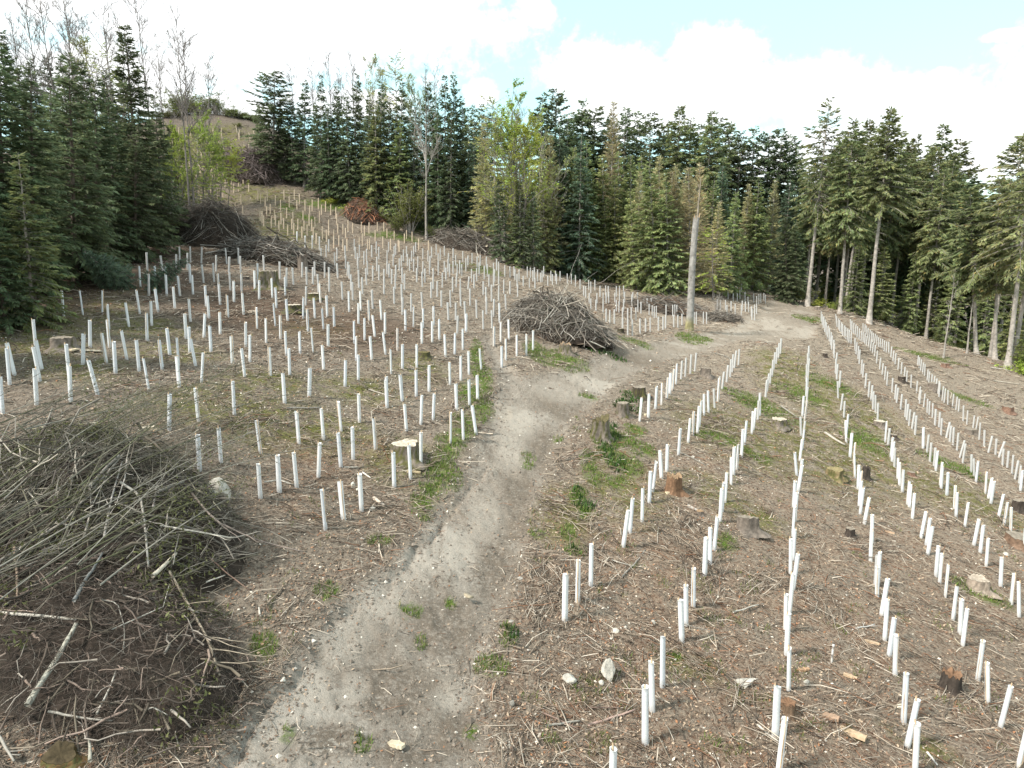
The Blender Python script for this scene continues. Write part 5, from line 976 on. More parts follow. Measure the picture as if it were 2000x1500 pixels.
def stone(px, py, w_px, h_px, label, seed, tint=1.0, flat=1.0, cat='stone', name='stone', heap=False, m=None):
    B = hit(px, py, heap=heap); dist = np.linalg.norm(B); r = w_px * dist / F_PX / 2; h = h_px * dist / F_PX / 2 * flat
    rng = np.random.default_rng(seed); nu, nv = 20, 12
    u = np.arange(nu) * 2 * np.pi / nu; v = np.linspace(0.0, np.pi, nv); U, Vv = np.meshgrid(u, v)
    d = np.stack([np.sin(Vv) * np.cos(U), np.sin(Vv) * np.sin(U), np.cos(Vv)], -1)
    k = np.ones(U.shape)
    for q in range(13):                      # chop with random planes for facets
        nrm = rng.normal(0, 1, 3); nrm /= np.linalg.norm(nrm); k = np.minimum(k, rng.uniform(0.45, 0.85) / np.maximum(d @ nrm, 1e-3))
    k = np.clip(k * 1.15, 0.4, 1.0) * (1 + rng.normal(0, 0.012, U.shape)); k[0] = k[0].mean(); k[-1] = k[-1].mean()
    V = (d * k[..., None] * np.array([r * 1.15, r * 0.85, h * 1.15])).reshape(-1, 3); i = np.arange(nv - 1)[:, None] * nu; j = np.arange(nu)[None, :]; j2 = (j + 1) % nu
    mb = MB(); mb.add(V, np.stack([i + j, i + nu + j, i + nu + j2, i + j2], -1).reshape(-1, 4), 0, np.asarray(tint) * np.ones(3))
    o = obj(name, mb.mesh(name, m or M_ROCK, smooth=False), loc=(B[0], B[1], B[2] + h * 0.55)); o.rotation_euler = (rng.uniform(-0.25, 0.25), rng.uniform(-0.25, 0.25), rng.uniform(0, 6))
    return tag(o, label, cat)


for i, q in enumerate([(434, 972, 52, 44, 'big pale boulder behind the near brush heap', 1.25, 1.0), (1190, 1322, 32, 46, 'upright pale stone in the red-brown foreground', 1.25, 1.0), (1112, 1330, 26, 16, 'small pale stone beside a dry root in the foreground', 1.15, 1.0), (689, 952, 11, 15, 'white stone next to the tall guard above the verge', 1.5, 1.0),
    (700, 960, 10, 10, 'smaller white stone touching the white one', 1.4, 1.0), (1174, 1336, 11, 10, 'little white stone just below the upright stone', 1.3, 1.0), (1352, 895, 8, 7, 'white pebble-sized stone uphill of the orange stump', 1.5, 1.0), (1118, 1185, 10, 6, 'white stone at the foot of the second guard from the near end', 1.4, 1.0),
    (1202, 1235, 14, 9, 'pale crumbled stone in the bare sandy patch', 1.3, 1.0), (1220, 1228, 10, 7, 'small pale stone beside the crumbled one', 1.3, 1.0), (1276, 1217, 8, 7, 'round pale stone uphill in the sandy patch', 1.1, 1.0), (1452, 1336, 40, 12, 'flat pale bark-like slab stone on the red-brown slope', 1.0, 0.6), (270, 1430, 46, 22, 'grey flat stone in the root debris at the lower corner', 0.5, 0.7),
    (553, 1330, 12, 8, 'white stone at the edge of the beaten track', 1.5, 0.8), (285, 1164, 14, 12, 'pale grey stone stuck in the debris bank', 1.0, 1.0), (1575, 1335, 10, 8, 'pale stone between the fourth and fifth rows', 1.2, 1.0), (1965, 1085, 10, 6, 'pale stone by the flat red-brown stump', 1.2, 1.0), (727, 996, 14, 8, 'dull stone by the split log', 0.8, 1.0), (915, 1165, 22, 12, 'half buried sandy stone in the middle of the track', (0.95, 0.85, 0.7), 0.5), (1000, 1375, 14, 10, 'grey stone at the debris edge of the track', 0.7, 1.0)]):
    stone(q[0], q[1], q[2], q[3], q[4], 500 + i, q[5], q[6])


def slab(px, py, l_px, w, th, ang, label, seed, tint):
    B = hit(px, py); dist = np.linalg.norm(B); l = l_px * dist / F_PX; rng = np.random.default_rng(seed); n = 9
    x = np.linspace(-l / 2, l / 2, n); wy = w * (1 - 0.5 * np.abs(x / l) ** 1.5) * rng.uniform(0.85, 1.1, n); a, b = np.c_[x, -wy / 2, np.zeros(n)], np.c_[x, wy / 2 * rng.uniform(0.8, 1.1, n), np.zeros(n)]
    z = rng.normal(0, th * 0.1, n); V = np.concatenate([a + np.c_[z * 0, z * 0, z + th], b + np.c_[z * 0, z * 0, z + th * 0.8], b - [0, 0, th * 0.3], a - [0, 0, th * 0.3]])
    F4 = []
    for k in range(4):
        i = np.arange(n - 1); k2 = (k + 1) % 4; F4.append(np.stack([k * n + i, k * n + i + 1, k2 * n + i + 1, k2 * n + i], -1))
    F4.append(np.array([[0, n, 2 * n, 3 * n], [n - 1, 4 * n - 1, 3 * n - 1, 2 * n - 1]]))
    mb = MB(); mb.add(V, np.concatenate(F4), 0, np.array(tint)); o = obj('wood_slab', mb.mesh('wood_slab', M_WOOD, smooth=False), loc=(B[0], B[1], gz(B[0], B[1]) + 0.03)); o.rotation_euler = (rng.uniform(-0.2, 0.2), rng.uniform(-0.2, 0.2), ang)
    return tag(o, label, 'wood slab')


for i, q in enumerate([(178, 688, 30, 0.30, 0.05, 0.3, 'pale sawn wood slab leaning on the ground by a white guard', (0.55, 0.48, 0.38)), (140, 686, 20, 0.35, 0.06, -0.4, 'cream wood slab beside the low grey stump', (0.58, 0.48, 0.34)), (1663, 1435, 42, 0.24, 0.06, -0.7, 'tan wedge of split wood on the slope', (0.47, 0.34, 0.22)), (1622, 1408, 24, 0.16, 0.06, -0.6, 'dull brown wood slab uphill of the tan wedge', (0.33, 0.22, 0.15)),
    (1660, 1322, 20, 0.13, 0.04, -0.5, 'small tan wood chip slab by a thin root', (0.47, 0.34, 0.22)), (1702, 1258, 22, 0.1, 0.04, -0.4, 'tan pointed wood slab beside the fifth row', (0.45, 0.33, 0.22)), (1312, 966, 24, 0.2, 0.08, 0.2, 'pale splintered wood at the foot of the orange stump', (0.66, 0.56, 0.38)), (1755, 1384, 18, 0.1, 0.04, 0.1, 'cream wood slab at the foot of a near guard', (0.62, 0.54, 0.42)), (1738, 1040, 14, 0.12, 0.05, -0.6, 'small tan wood slab inside the fifth row gap', (0.4, 0.28, 0.19)),
    (1570, 1312, 18, 0.12, 0.04, 0.2, 'light brown bark slab among red needles', (0.36, 0.23, 0.14)), (774, 1442, 30, 0.17, 0.05, -0.5, 'flat cream wood slab lying in the wheel track', (0.52, 0.44, 0.32)), (808, 922, 26, 0.2, 0.05, 0.1, 'buff flat slab below the pale sawn stump', (0.45, 0.36, 0.22)), (1262, 812, 12, 0.15, 0.06, 0.9, 'cream wood chunk in front of the first guard', (0.6, 0.5, 0.36))]):
    slab(*q[:7][:6], q[6], 700 + i, q[7])

# ---------------------------------------------------------------- heaps of brush


def heap_surface(k, rng, n, lo=0.0, hi=1.0):
    cx, cy, ux, uy, a, b, h = HP[k]; th = rng.uniform(0, 6.283, n); d = np.sqrt(rng.uniform(lo, hi, n))
    p, q = a * d * np.cos(th), b * d * np.sin(th); x, y = cx + p * ux - q * uy, cy + p * uy + q * ux
    return x, y, base_h(x, y) + one_mound(x, y, *HP[k])


def build_heap(k, name, label, nst, seed, cols, pref=None, lmin=0.8, lmax=3.0, rmin=0.008, rmax=0.04, green=0, gcol=(0.10, 0.13, 0.04), fine=1500, soil=1.0, rise=0.25):
    rng = np.random.default_rng(seed); cx, cy, ux, uy, a, b, h = HP[k]
    zc = gz(cx, cy); root = obj(name, None, loc=(cx, cy, zc)); off = np.array([cx, cy, zc])
    # core of soil and rotten wood
    nr, na = 26, 72; t = np.linspace(0, 1, nr)[:, None]; th = (np.arange(na) * 2 * np.pi / na)[None, :]
    p = a * t * np.cos(th); q = b * t * np.sin(th); x = (cx + p * ux - q * uy).ravel(); y = (cy + p * uy + q * ux).ravel(); d2 = np.repeat(t.ravel() ** 2, na)
    z = (ground_h(x, y) if k == 'bank' else base_h(x, y)) + 0.86 * one_mound(x, y, *HP[k]) + (0.9 * fbm(x, y, 1.1, 4, seed) * (0.75 if k == 'bank' else h * 0.5) + 0.25 * fbm(x, y, 4.0, 3, seed)) * np.clip(1.15 - d2, 0, 1) - (0.25 + 0.5 * fbm(x, y, 1.3, 3, seed + 3)) * d2 ** 3
    i = np.arange(nr - 1)[:, None] * na; j = np.arange(na)[None, :]; j2 = (j + 1) % na
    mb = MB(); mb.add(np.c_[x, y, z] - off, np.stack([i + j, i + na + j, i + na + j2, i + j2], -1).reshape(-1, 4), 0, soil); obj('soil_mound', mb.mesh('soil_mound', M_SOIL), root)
    # sticks
    mb = MB()
    def sticks(n, l0, l1, r0, r1, s, prefer, rs, K=5, dim=1.0):
        x, y, z = heap_surface(k, rng, n); c = np.c_[x, y, z] - off
        ex = cx + (x - cx) * 1.02 - x; gx = (x - cx), (y - cy)
        ang = rng.uniform(0, 6.283, n)
        if prefer is not None: m = rng.random(n) < prefer[1]; ang = np.where(m, prefer[0] + rng.normal(0, 0.28, n), ang)
        l = l0 * (l1 / l0) ** rng.random(n); D = np.c_[np.sin(ang), np.cos(ang), np.zeros(n)]
        # lie along the surface
        e = 0.4; xa, ya = x + D[:, 0] * e, y + D[:, 1] * e; sl = (base_h(xa, ya) + mound_h(xa, ya) - base_h(x, y) - mound_h(x, y)) / e
        D[:, 2] = np.clip(sl, -1.2, 1.2) * 0.75 + rng.normal(0, rs, n); D /= np.linalg.norm(D, axis=1, keepdims=True)
        t = np.linspace(-0.5, 0.5, K)[None, :, None]; P = c[:, None] + D[:, None] * l[:, None, None] * t
        w = np.cumsum(rng.normal(0, 0.05, (n, K, 3)) * l[:, None, None], 1); P = P + w - w.mean(1, keepdims=True); P[:, :, 2] += (rng.uniform(0.0, 0.16, n) + (rng.random(n) < 0.25) * rng.uniform(0, 0.22, n) * h)[:, None]
        R = (r0 * (r1 / r0) ** rng.random(n))[:, None] * np.linspace(1, 0.5, K)[None]
        ci = rng.integers(0, len(cols), n); tint = np.array(cols)[ci] * rng.uniform(0.65, 1.3, (n, 1)) * dim; add_tubes(mb, P, R, s, 0, tint, cap=s > 3)
    sticks(nst, lmin, lmax, rmin * 1.6, rmax, 5, pref, rise * 0.6)
    sticks(fine, lmin * 0.5, lmax * 0.6, rmin * 0.7, rmin * 1.5, 3, pref, rise, dim=0.6 if k in ('big', 'bank', 'wood') else 0.85)  # fine twigs coloured darker to stand for shaded gaps in the tangle
    if k not in ('bank', 'red'): sticks(46 if k != 'bend' else 10, 1.2, 3.0, 0.018, 0.045, 6, None, 0.55, K=6)
    o = obj('twig_tangle', mb.mesh('twig_tangle', M_TWIG), root); o['kind'] = 'stuff'
    if green:
        x, y, z = heap_surface(k, rng, green); keep = vnoise(x * 0.9, y * 0.9, seed) > 0.52; x, y, z = x[keep], y[keep], z[keep]; n = len(x)
        c = np.c_[x, y, z + rng.uniform(0, 0.25, n)] - off; d = rng.normal(0, 1, (n, 3)); d /= np.linalg.norm(d, axis=1, keepdims=True); e = np.cross(d, rng.normal(0, 1, (n, 3))); e /= np.linalg.norm(e, axis=1, keepdims=True); s = rng.uniform(0.03, 0.07, n)[:, None]
        mb = MB(); mb.add(np.stack([c, c + d * s + e * s * 0.4, c + d * 2.2 * s, c + d * s - e * s * 0.4], 1).reshape(-1, 3), np.arange(n * 4).reshape(-1, 4), 0, np.repeat(np.array(gcol) * rng.uniform(0.5, 1.5, (n, 1)), 4, 0))
        o = obj('green_sprigs', mb.mesh('green_sprigs', M_GRASS, smooth=False), root); o['kind'] = 'stuff'
    return tag(root, label, 'brush heap', 'heaps of brush on the clearing')


BR = [(0.31, 0.28, 0.245), (0.17, 0.145, 0.12), (0.10, 0.083, 0.07), (0.235, 0.2, 0.165)]
GRY = [(0.22, 0.2, 0.175), (0.12, 0.10, 0.085), (0.075, 0.06, 0.05), (0.15, 0.125, 0.10)]
build_heap('bank', 'debris_bank', 'dark bank of rooty soil, bark and snapped sticks below the near heap', 420, 11, [(0.30, 0.26, 0.22), (0.14, 0.11, 0.09), (0.09, 0.07, 0.055), (0.2, 0.15, 0.12), (0.22, 0.165, 0.135), (0.12, 0.1, 0.075), (0.1, 0.08, 0.065), (0.08, 0.065, 0.05)], None, 0.18, 1.2, 0.004, 0.03, 3500, (0.12, 0.125, 0.05), 6500, 0.85)  # soil and stick colours darkened to carry the shade of the rough bank
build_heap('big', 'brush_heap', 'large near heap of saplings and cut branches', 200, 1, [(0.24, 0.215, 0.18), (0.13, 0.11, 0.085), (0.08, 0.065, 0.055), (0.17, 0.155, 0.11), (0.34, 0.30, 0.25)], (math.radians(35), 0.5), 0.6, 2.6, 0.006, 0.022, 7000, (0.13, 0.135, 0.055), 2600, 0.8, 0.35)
build_heap('mid', 'brush_heap', 'round heap of brown twigs and pale branches beside the track', 420, 2, BR + [(0.42, 0.37, 0.31)], (math.radians(55), 0.35), 1.0, 3.2, 0.01, 0.035, 1500, (0.04, 0.07, 0.03), 1800)
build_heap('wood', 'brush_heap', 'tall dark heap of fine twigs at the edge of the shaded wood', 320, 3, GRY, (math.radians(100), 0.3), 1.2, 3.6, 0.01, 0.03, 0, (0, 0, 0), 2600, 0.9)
build_heap('fork', 'brush_heap', 'long dark heap of branches ending in an upright grey stump', 300, 4, GRY + [(0.3, 0.27, 0.235)], (math.radians(95), 0.6), 1.4, 4.0, 0.015, 0.06, 800, (0.03, 0.06, 0.03), 900)
build_heap('edge', 'brush_heap', 'long grey-brown heap of brush under the hill-foot stand', 300, 5, BR, (math.radians(110), 0.55), 1.4, 4.2, 0.015, 0.06, 500, (0.06, 0.08, 0.05), 1100)
build_heap('snag', 'brush_heap', 'low straggling heap of brush behind the grey snag', 240, 6, BR + [(0.2, 0.13, 0.09)], (math.radians(110), 0.6), 1.2, 4.5, 0.012, 0.05, 0, (0, 0, 0), 900)
build_heap('hill', 'brush_heap', 'heap of grey-mauve brush high on the hill', 240, 7, [(0.24, 0.19, 0.18), (0.15, 0.12, 0.11), (0.1, 0.08, 0.07)], None, 1.5, 4.5, 0.02, 0.06, 0, (0, 0, 0), 1200)
build_heap('bend', 'brush_heap', 'small scruffy heap of brush by the far bend of the track', 120, 8, BR, None, 0.8, 2.6, 0.012, 0.04, 0, (0, 0, 0), 500)
build_heap('red', 'brush_heap', 'rust-red heap of roots below the hill-foot stand', 120, 9, [(0.36, 0.16, 0.09), (0.25, 0.13, 0.08), (0.2, 0.15, 0.12)], None, 0.8, 2.2, 0.015, 0.05, 0, (0, 0, 0), 700)

# ---------------------------------------------------------------- single branches and logs one could pick up
# pixel polyline, diameter in m, lift, tint, label
WPALE = (0.46, 0.42, 0.36); WGREY = (0.27, 0.245, 0.21); WDARK = (0.13, 0.11, 0.09); WRED = (0.34, 0.2, 0.15)


def branch(px, dia, lift, tint, label, name='branch', cat='branch', heap=True, kids=0, seed=0):
    q = np.array(px, float); t = np.linspace(0, 1, 9); s = np.linspace(0, 1, len(q)); X = np.interp(t, s, q[:, 0]); Y = np.interp(t, s, q[:, 1])
    P = np.array([hit(a, b, heap=heap) for a, b in zip(X, Y)]); rng = np.random.default_rng(900 + seed)
    rg = np.linalg.norm(P, axis=1); md = np.median(rg); P = P * (np.clip(rg, md * 0.78, md * 1.28) / rg)[:, None]
    E0, E1 = P[0].copy(), P[-1].copy(); line = E0 + (E1 - E0) * t[:, None]
    P = np.where((P[:, 2] > line[:, 2])[:, None], P, P * 0.5 + line * 0.5) if len(q) == 2 else P
    P[:, 2] += lift + dia / 2; 
    if len(q) > 2: pass
    else:                              # keep a cut pole nearly straight
        d = P[-1] - P[0]; k = P[0] + d * t[:, None]; up = (P[:, 2] - k[:, 2]).max(); P = k + np.array([0, 0, max(0, up) * 0.6])
        P += np.cumsum(rng.normal(0, 0.006, P.shape) * np.linalg.norm(d), 0) * (t * (1 - t) * 4)[:, None]
    mb = MB(); add_tubes(mb, P, dia / 2 * np.linspace(1.0, 0.62, 9), 8, 0, np.array(tint))
    o = P[0].copy(); L = np.linalg.norm(P[-1] - P[0])
    for c in range(kids):
        u = rng.uniform(0.3, 0.95); i = int(u * 8); b = P[i]; d = P[min(i + 1, 8)] - P[i]; d /= np.linalg.norm(d) + 1e-9; v = np.cross(d, [0, 0, 1.0]) * rng.choice([-1, 1]) * rng.uniform(0.5, 1) + d * 0.8 + [0, 0, rng.uniform(-0.05, 0.3)]; v /= np.linalg.norm(v); l = L * rng.uniform(0.15, 0.45)
        pts = [b + v * l * w + rng.normal(0, 0.03 * l, 3) * w for w in np.linspace(0, 1, 5)]; add_tubes(mb, np.array(pts), dia * 0.22 * np.linspace(1, 0.35, 5), 5, 0, np.array(tint) * 1.05)
    for V in mb.v: V -= o
    return tag(obj(name, mb.mesh(name, M_WOOD), loc=o), label, cat, 'loose branches and logs')


BRN = [
 ([(55, 1386), (150, 1226)], 0.115, 0.02, (0.36, 0.34, 0.28), 'thick straight pale log lying at the lower corner', 'log', 'log', 0), ([(0, 1203), (70, 1208), (150, 1216)], 0.07, 0.03, WPALE, 'pale pole lying across the debris above the thick log', 'branch', 'branch', 0),
 ([(95, 1394), (220, 1412)], 0.045, 0.02, WGREY, 'grey stick lying level below the thick log', 'branch', 'branch', 0), ([(190, 1402), (226, 1322)], 0.04, 0.05, WPALE, 'pale slanting stick touching the level grey stick', 'branch', 'branch', 0), ([(146, 1185), (202, 1090)], 0.075, 0.05, (0.2, 0.2, 0.19), 'blue-grey log leaning down the near heap', 'log', 'log', 0),
 ([(0, 1110), (130, 1030), (245, 895)], 0.075, 0.12, (0.30, 0.27, 0.23), 'long grey pole up the side of the near heap', 'branch', 'branch', 2), ([(175, 972), (235, 908)], 0.10, 0.18, (0.24, 0.22, 0.19), 'thick grey bough near the top of the near heap', 'branch', 'branch', 0), ([(0, 1002), (150, 880), (318, 765)], 0.04, 0.35, (0.26, 0.24, 0.19), 'long whippy stem arching over the near heap', 'branch', 'branch', 4),
 ([(0, 1118), (105, 1035), (190, 965)], 0.045, 0.10, (0.34, 0.31, 0.26), 'pale pole beside the long grey pole', 'branch', 'branch', 0), ([(237, 958), (276, 983), (285, 1040), (292, 1125)], 0.065, 0.18, (0.36, 0.33, 0.29), 'forked crooked branch in the middle of the near heap', 'branch', 'branch', 2), ([(205, 1062), (220, 985), (240, 915)], 0.055, 0.15, (0.36, 0.33, 0.30), 'pale upright branch left of the forked one', 'branch', 'branch', 2),
 ([(218, 930), (180, 1010), (178, 960)], 0.03, 0.2, WGREY, 'thin bent stem crossing the pale upright branch', 'branch', 'branch', 1), ([(165, 1062), (182, 990)], 0.05, 0.12, (0.38, 0.33, 0.28), 'short pale broken branch on the near heap', 'branch', 'branch', 0), ([(250, 910), (246, 950), (230, 1000)], 0.04, 0.2, (0.4, 0.36, 0.32), 'short crooked pale branch at the top of the near heap', 'branch', 'branch', 1),
 ([(310, 975), (360, 955)], 0.08, 0.15, (0.28, 0.26, 0.23), 'sawn grey branch end sticking out of the near heap', 'branch', 'branch', 0), ([(300, 1010), (308, 960)], 0.06, 0.1, (0.37, 0.33, 0.3), 'short pale stub under the sawn branch end', 'branch', 'branch', 0), ([(315, 1044), (400, 1058), (455, 1068), (480, 1062)], 0.05, 0.2, WPALE, 'bright bare branch reaching out of the near heap', 'branch', 'branch', 2),
 ([(375, 975), (420, 1030), (500, 1068), (592, 1090)], 0.06, 0.15, (0.25, 0.2, 0.17), 'long brown curved branch ending near the verge', 'branch', 'branch', 3), ([(330, 900), (400, 882)], 0.05, 0.35, (0.2, 0.18, 0.15), 'dark twig-end rising behind the near heap', 'branch', 'branch', 1), ([(300, 1140), (346, 1094)], 0.10, 0.12, (0.55, 0.48, 0.38), 'split pale log with splintered end on the near heap', 'log', 'log', 0),
 ([(332, 1125), (380, 1210), (408, 1260), (430, 1330)], 0.06, 0.08, (0.27, 0.225, 0.17), 'long twiggy branch spread down the debris bank', 'branch', 'branch', 10), ([(403, 1142), (440, 1128)], 0.04, 0.04, WPALE, 'short pale stick above the twiggy branch', 'branch', 'branch', 0), ([(410, 1095), (488, 1158)], 0.035, 0.05, (0.26, 0.17, 0.13), 'thin red-brown stick below the brown curved branch', 'branch', 'branch', 0),
 ([(220, 1240), (320, 1195), (332, 1150)], 0.025, 0.1, WPALE, 'thin pale whip standing off the debris bank', 'branch', 'branch', 0), ([(200, 1180), (230, 1185), (245, 1235), (242, 1285)], 0.025, 0.08, WGREY, 'crooked thin root on the debris bank', 'branch', 'branch', 1), ([(30, 1080), (36, 1180)], 0.06, 0.1, (0.26, 0.19, 0.14), 'brown broken pole at the edge of the near heap', 'branch', 'branch', 0),
 ([(340, 1120), (352, 1060)], 0.025, 0.2, WGREY, 'short thin stem under the bright bare branch', 'branch', 'branch', 0), ([(178, 1500), (176, 1460)], 0.06, 0.1, (0.3, 0.28, 0.23), 'pale branch end in front of the mossy root stump', 'branch', 'branch', 0), ([(280, 1395), (300, 1388), (328, 1403)], 0.03, 0.05, WPALE, 'small pale bent root near the grey flat stone', 'branch', 'branch', 0), ([(0, 1450), (30, 1500)], 0.05, 0.1, WGREY, 'grey branch crossing the very corner', 'branch', 'branch', 2),
 ([(520, 1186), (552, 1150)], 0.05, 0.02, (0.2, 0.16, 0.12), 'dark stick lying on the verge beside the track', 'branch', 'branch', 0), ([(508, 1205), (506, 1190)], 0.05, 0.02, WPALE, 'short pale stick beside the dark verge stick', 'branch', 'branch', 0), ([(583, 1452), (630, 1450)], 0.03, 0.0, WDARK, 'dark short stick lying in the wheel track', 'branch', 'branch', 0), ([(552, 1470), (590, 1420)], 0.02, 0.0, WDARK, 'thin dark twig slanting in the wheel track', 'branch', 'branch', 0),
 ([(1150, 1420), (1240, 1390)], 0.055, 0.02, (0.42, 0.29, 0.24), 'pinkish peeled stick in the near foreground', 'branch', 'branch', 0), ([(1066, 1422), (1135, 1412)], 0.05, 0.02, WGREY, 'grey stick under the crossed brown one in the foreground', 'branch', 'branch', 0), ([(1060, 1398), (1130, 1430)], 0.035, 0.05, (0.22, 0.15, 0.12), 'brown crooked stick crossing the grey one', 'branch', 'branch', 0), ([(1148, 1385), (1210, 1385)], 0.035, 0.02, (0.22, 0.15, 0.12), 'brown stick just above the pinkish one', 'branch', 'branch', 0),
 ([(1215, 1130), (1260, 1076)], 0.05, 0.03, WGREY, 'grey stick crossed over another uphill of the sandy patch', 'branch', 'branch', 0), ([(1194, 1098), (1240, 1110)], 0.035, 0.06, WPALE, 'paler stick crossing the grey one', 'branch', 'branch', 0), ([(1140, 1168), (1186, 1194)], 0.04, 0.02, WGREY, 'grey stick pointing at the second near guard', 'branch', 'branch', 0), ([(1330, 1220), (1392, 1236)], 0.03, 0.02, WGREY, 'thin grey stick behind the guard at the sandy patch', 'branch', 'branch', 0),
 ([(1432, 1198), (1490, 1182)], 0.045, 0.02, WPALE, 'pale thick root above the third row', 'branch', 'branch', 0), ([(1665, 1232), (1708, 1222)], 0.05, 0.02, (0.5, 0.47, 0.43), 'pale Y-shaped branch beside the fifth row', 'branch', 'branch', 2), ([(1610, 848), (1650, 872)], 0.16, 0.02, (0.40, 0.36, 0.31), 'grey log lying uphill between the fourth and fifth rows', 'log', 'log', 0), ([(1342, 992), (1368, 1004)], 0.14, 0.02, (0.36, 0.32, 0.28), 'short grey log behind the sawn brown stump', 'log', 'log', 0),
 ([(1255, 1120 + 255), (1330, 1355)], 0.02, 0.02, WPALE, 'thin pale root by the near guards', 'branch', 'branch', 0), ([(730, 978), (750, 992)], 0.13, 0.03, (0.52, 0.42, 0.34), 'short split log by a hole near the verge guards', 'log', 'log', 0), ([(672, 915), (698, 914)], 0.06, 0.01, WPALE, 'white stick at the foot of a tilted guard', 'branch', 'branch', 0), ([(708, 925), (724, 936)], 0.07, 0.01, (0.55, 0.5, 0.44), 'pale peeled stick beside a verge guard', 'branch', 'branch', 0),
 ([(515, 945), (545, 940), (575, 950)], 0.07, 0.01, WPALE, 'pale bent branch between the low verge guards', 'branch', 'branch', 0), ([(560, 800), (630, 798)], 0.07, 0.02, WGREY, 'grey branch lying in the litter between guards', 'branch', 'branch', 0), ([(720, 763), (772, 778)], 0.07, 0.02, (0.4, 0.35, 0.29), 'pale slanting branch in the litter above the guards', 'branch', 'branch', 0), ([(1525, 795), (1560, 820)], 0.10, 0.02, WGREY, 'grey branch lying beside the upper fourth row', 'branch', 'branch', 0),
 ([(1315, 880), (1380, 912)], 0.05, 0.02, WGREY, 'grey stick lying between the second and third rows', 'branch', 'branch', 0), ([(1855, 1222), (1874, 1260)], 0.04, 0.02, (0.45, 0.38, 0.28), 'curved tan root beside the sixth row', 'branch', 'branch', 0), ([(1480, 1420), (1520, 1452)], 0.05, 0.02, WPALE, 'pale stick at the foot of the near fourth-row guard', 'branch', 'branch', 0), ([(1810, 1475), (1830, 1500)], 0.05, 0.05, (0.5, 0.47, 0.43), 'pale branch end at the near border of the slope', 'branch', 'branch', 0),
 ([(950, 492), (1008, 486)], 0.30, 0.5, (0.50, 0.42, 0.32), 'thick pale log with cut end on the heap under the stand', 'log', 'log', 0), ([(952, 506), (1010, 518)], 0.16, 0.2, WPALE, 'pale pole below the thick cut log', 'branch', 'branch', 0), ([(935, 510), (930, 480)], 0.08, 0.3, WPALE, 'pale upright stick against the heap under the stand', 'branch', 'branch', 0), ([(1060, 640), (1090, 600), (1112, 558)], 0.06, 0.25, WPALE, 'long pale branch up the heap beside the track', 'branch', 'branch', 3),
 ([(1075, 628), (1105, 590), (1128, 578)], 0.05, 0.25, WPALE, 'second pale branch up the heap beside the track', 'branch', 'branch', 3), ([(1050, 572), (1070, 588)], 0.07, 0.2, WPALE, 'short pale bough at the top of the heap beside the track', 'branch', 'branch', 1), ([(1150, 668), (1182, 682)], 0.09, 0.02, WPALE, 'pale branch lying at the foot of the heap beside the track', 'branch', 'branch', 0), ([(1245, 582), (1290, 592), (1380, 604)], 0.07, 0.3, WGREY, 'long grey branch along the heap behind the snag', 'branch', 'branch', 2),
 ([(415, 420), (455, 470), (490, 490)], 0.06, 0.25, WGREY, 'grey curved stem down the tall dark heap', 'branch', 'branch', 3), ([(455, 402), (470, 440), (492, 485)], 0.06, 0.3, (0.33, 0.3, 0.26), 'pale arching stem at the end of the tall dark heap', 'branch', 'branch', 3), ([(500, 472), (580, 468)], 0.09, 0.4, WDARK, 'dark straight pole over the long dark heap', 'branch', 'branch', 1), ([(1395, 690), (1425, 700)], 0.06, 0.02, WGREY, 'thin grey branch at the track bend verge', 'branch', 'branch', 0),
 ([(1935, 720), (1972, 726)], 0.12, 0.05, WPALE, 'pale cut branch at the foot of the corner fir', 'branch', 'branch', 2), ([(1890, 718), (1955, 730)], 0.09, 0.05, (0.42, 0.36, 0.28), 'tan brash pole on the sunny corner', 'branch', 'branch', 3), ([(1940, 745), (1990, 752)], 0.09, 0.05, (0.45, 0.4, 0.33), 'pale brash pole below the corner fir', 'branch', 'branch', 3)]
for i, q in enumerate(BRN): branch(q[0], q[1], q[2], q[3], q[4], q[5], q[6], True, q[7], i)


def birch_post():
    B = hit(1624, 1294); mb = MB(); P = np.array([[0, 0, -0.1], [0.005, 0, 0.2], [0, 0.004, 0.36], [0.004, 0, 0.5]])
    P = np.array([[0.003 * math.sin(k), 0, z] for k, z in enumerate(np.linspace(-0.1, 0.52, 9))]); t = np.repeat([(0.62, 0.6, 0.56), (0.12, 0.1, 0.09), (0.66, 0.64, 0.6), (0.6, 0.57, 0.53), (0.15, 0.13, 0.12), (0.65, 0.62, 0.6), (0.6, 0.58, 0.55), (0.2, 0.18, 0.16), (0.62, 0.6, 0.58)], 10, 0)
    V, Fq = tubes(P, 0.026, 10); mb.add(V, Fq, 0, t); k = np.arange(10) + 80; mb.f.append(k[None]); mb.m.append(np.zeros(1, int))
    tag(obj('marker_post', mb.mesh('marker_post', M_WOOD), loc=(B[0], B[1], gz(B[0], B[1]))), 'short birch-bark post standing alone between the fourth and fifth rows', 'post')


birch_post()

# blue-green cut fir crown lying by the shaded wood
p = hit(240, 562); rng = np.random.default_rng(8); tm, cm, H = PROTO['U'][0]
for i, (dx, dy, lab) in enumerate([(0, 0, 'blue-green felled fir top lying by the shaded wood'), (2.0, -0.6, 'smaller blue-green fir top beside the guards by the wood')]):
    r = bpy.data.objects.new('felled_fir', None); COL.objects.link(r); x, y = p[0] + dx, p[1] + dy; r.location = (x, y, gz(x, y) + 0.3); s = 0.27 - 0.07 * i
    r.scale = (s * 1.5, s * 1.5, s * 0.9); r.rotation_euler = (0.9, -0.6 + i, 0.4 + i); tag(r, lab, 'felled fir')
    obj('trunk', tm, r); obj('crown', cm, r)

# ---------------------------------------------------------------- loose litter over the ground


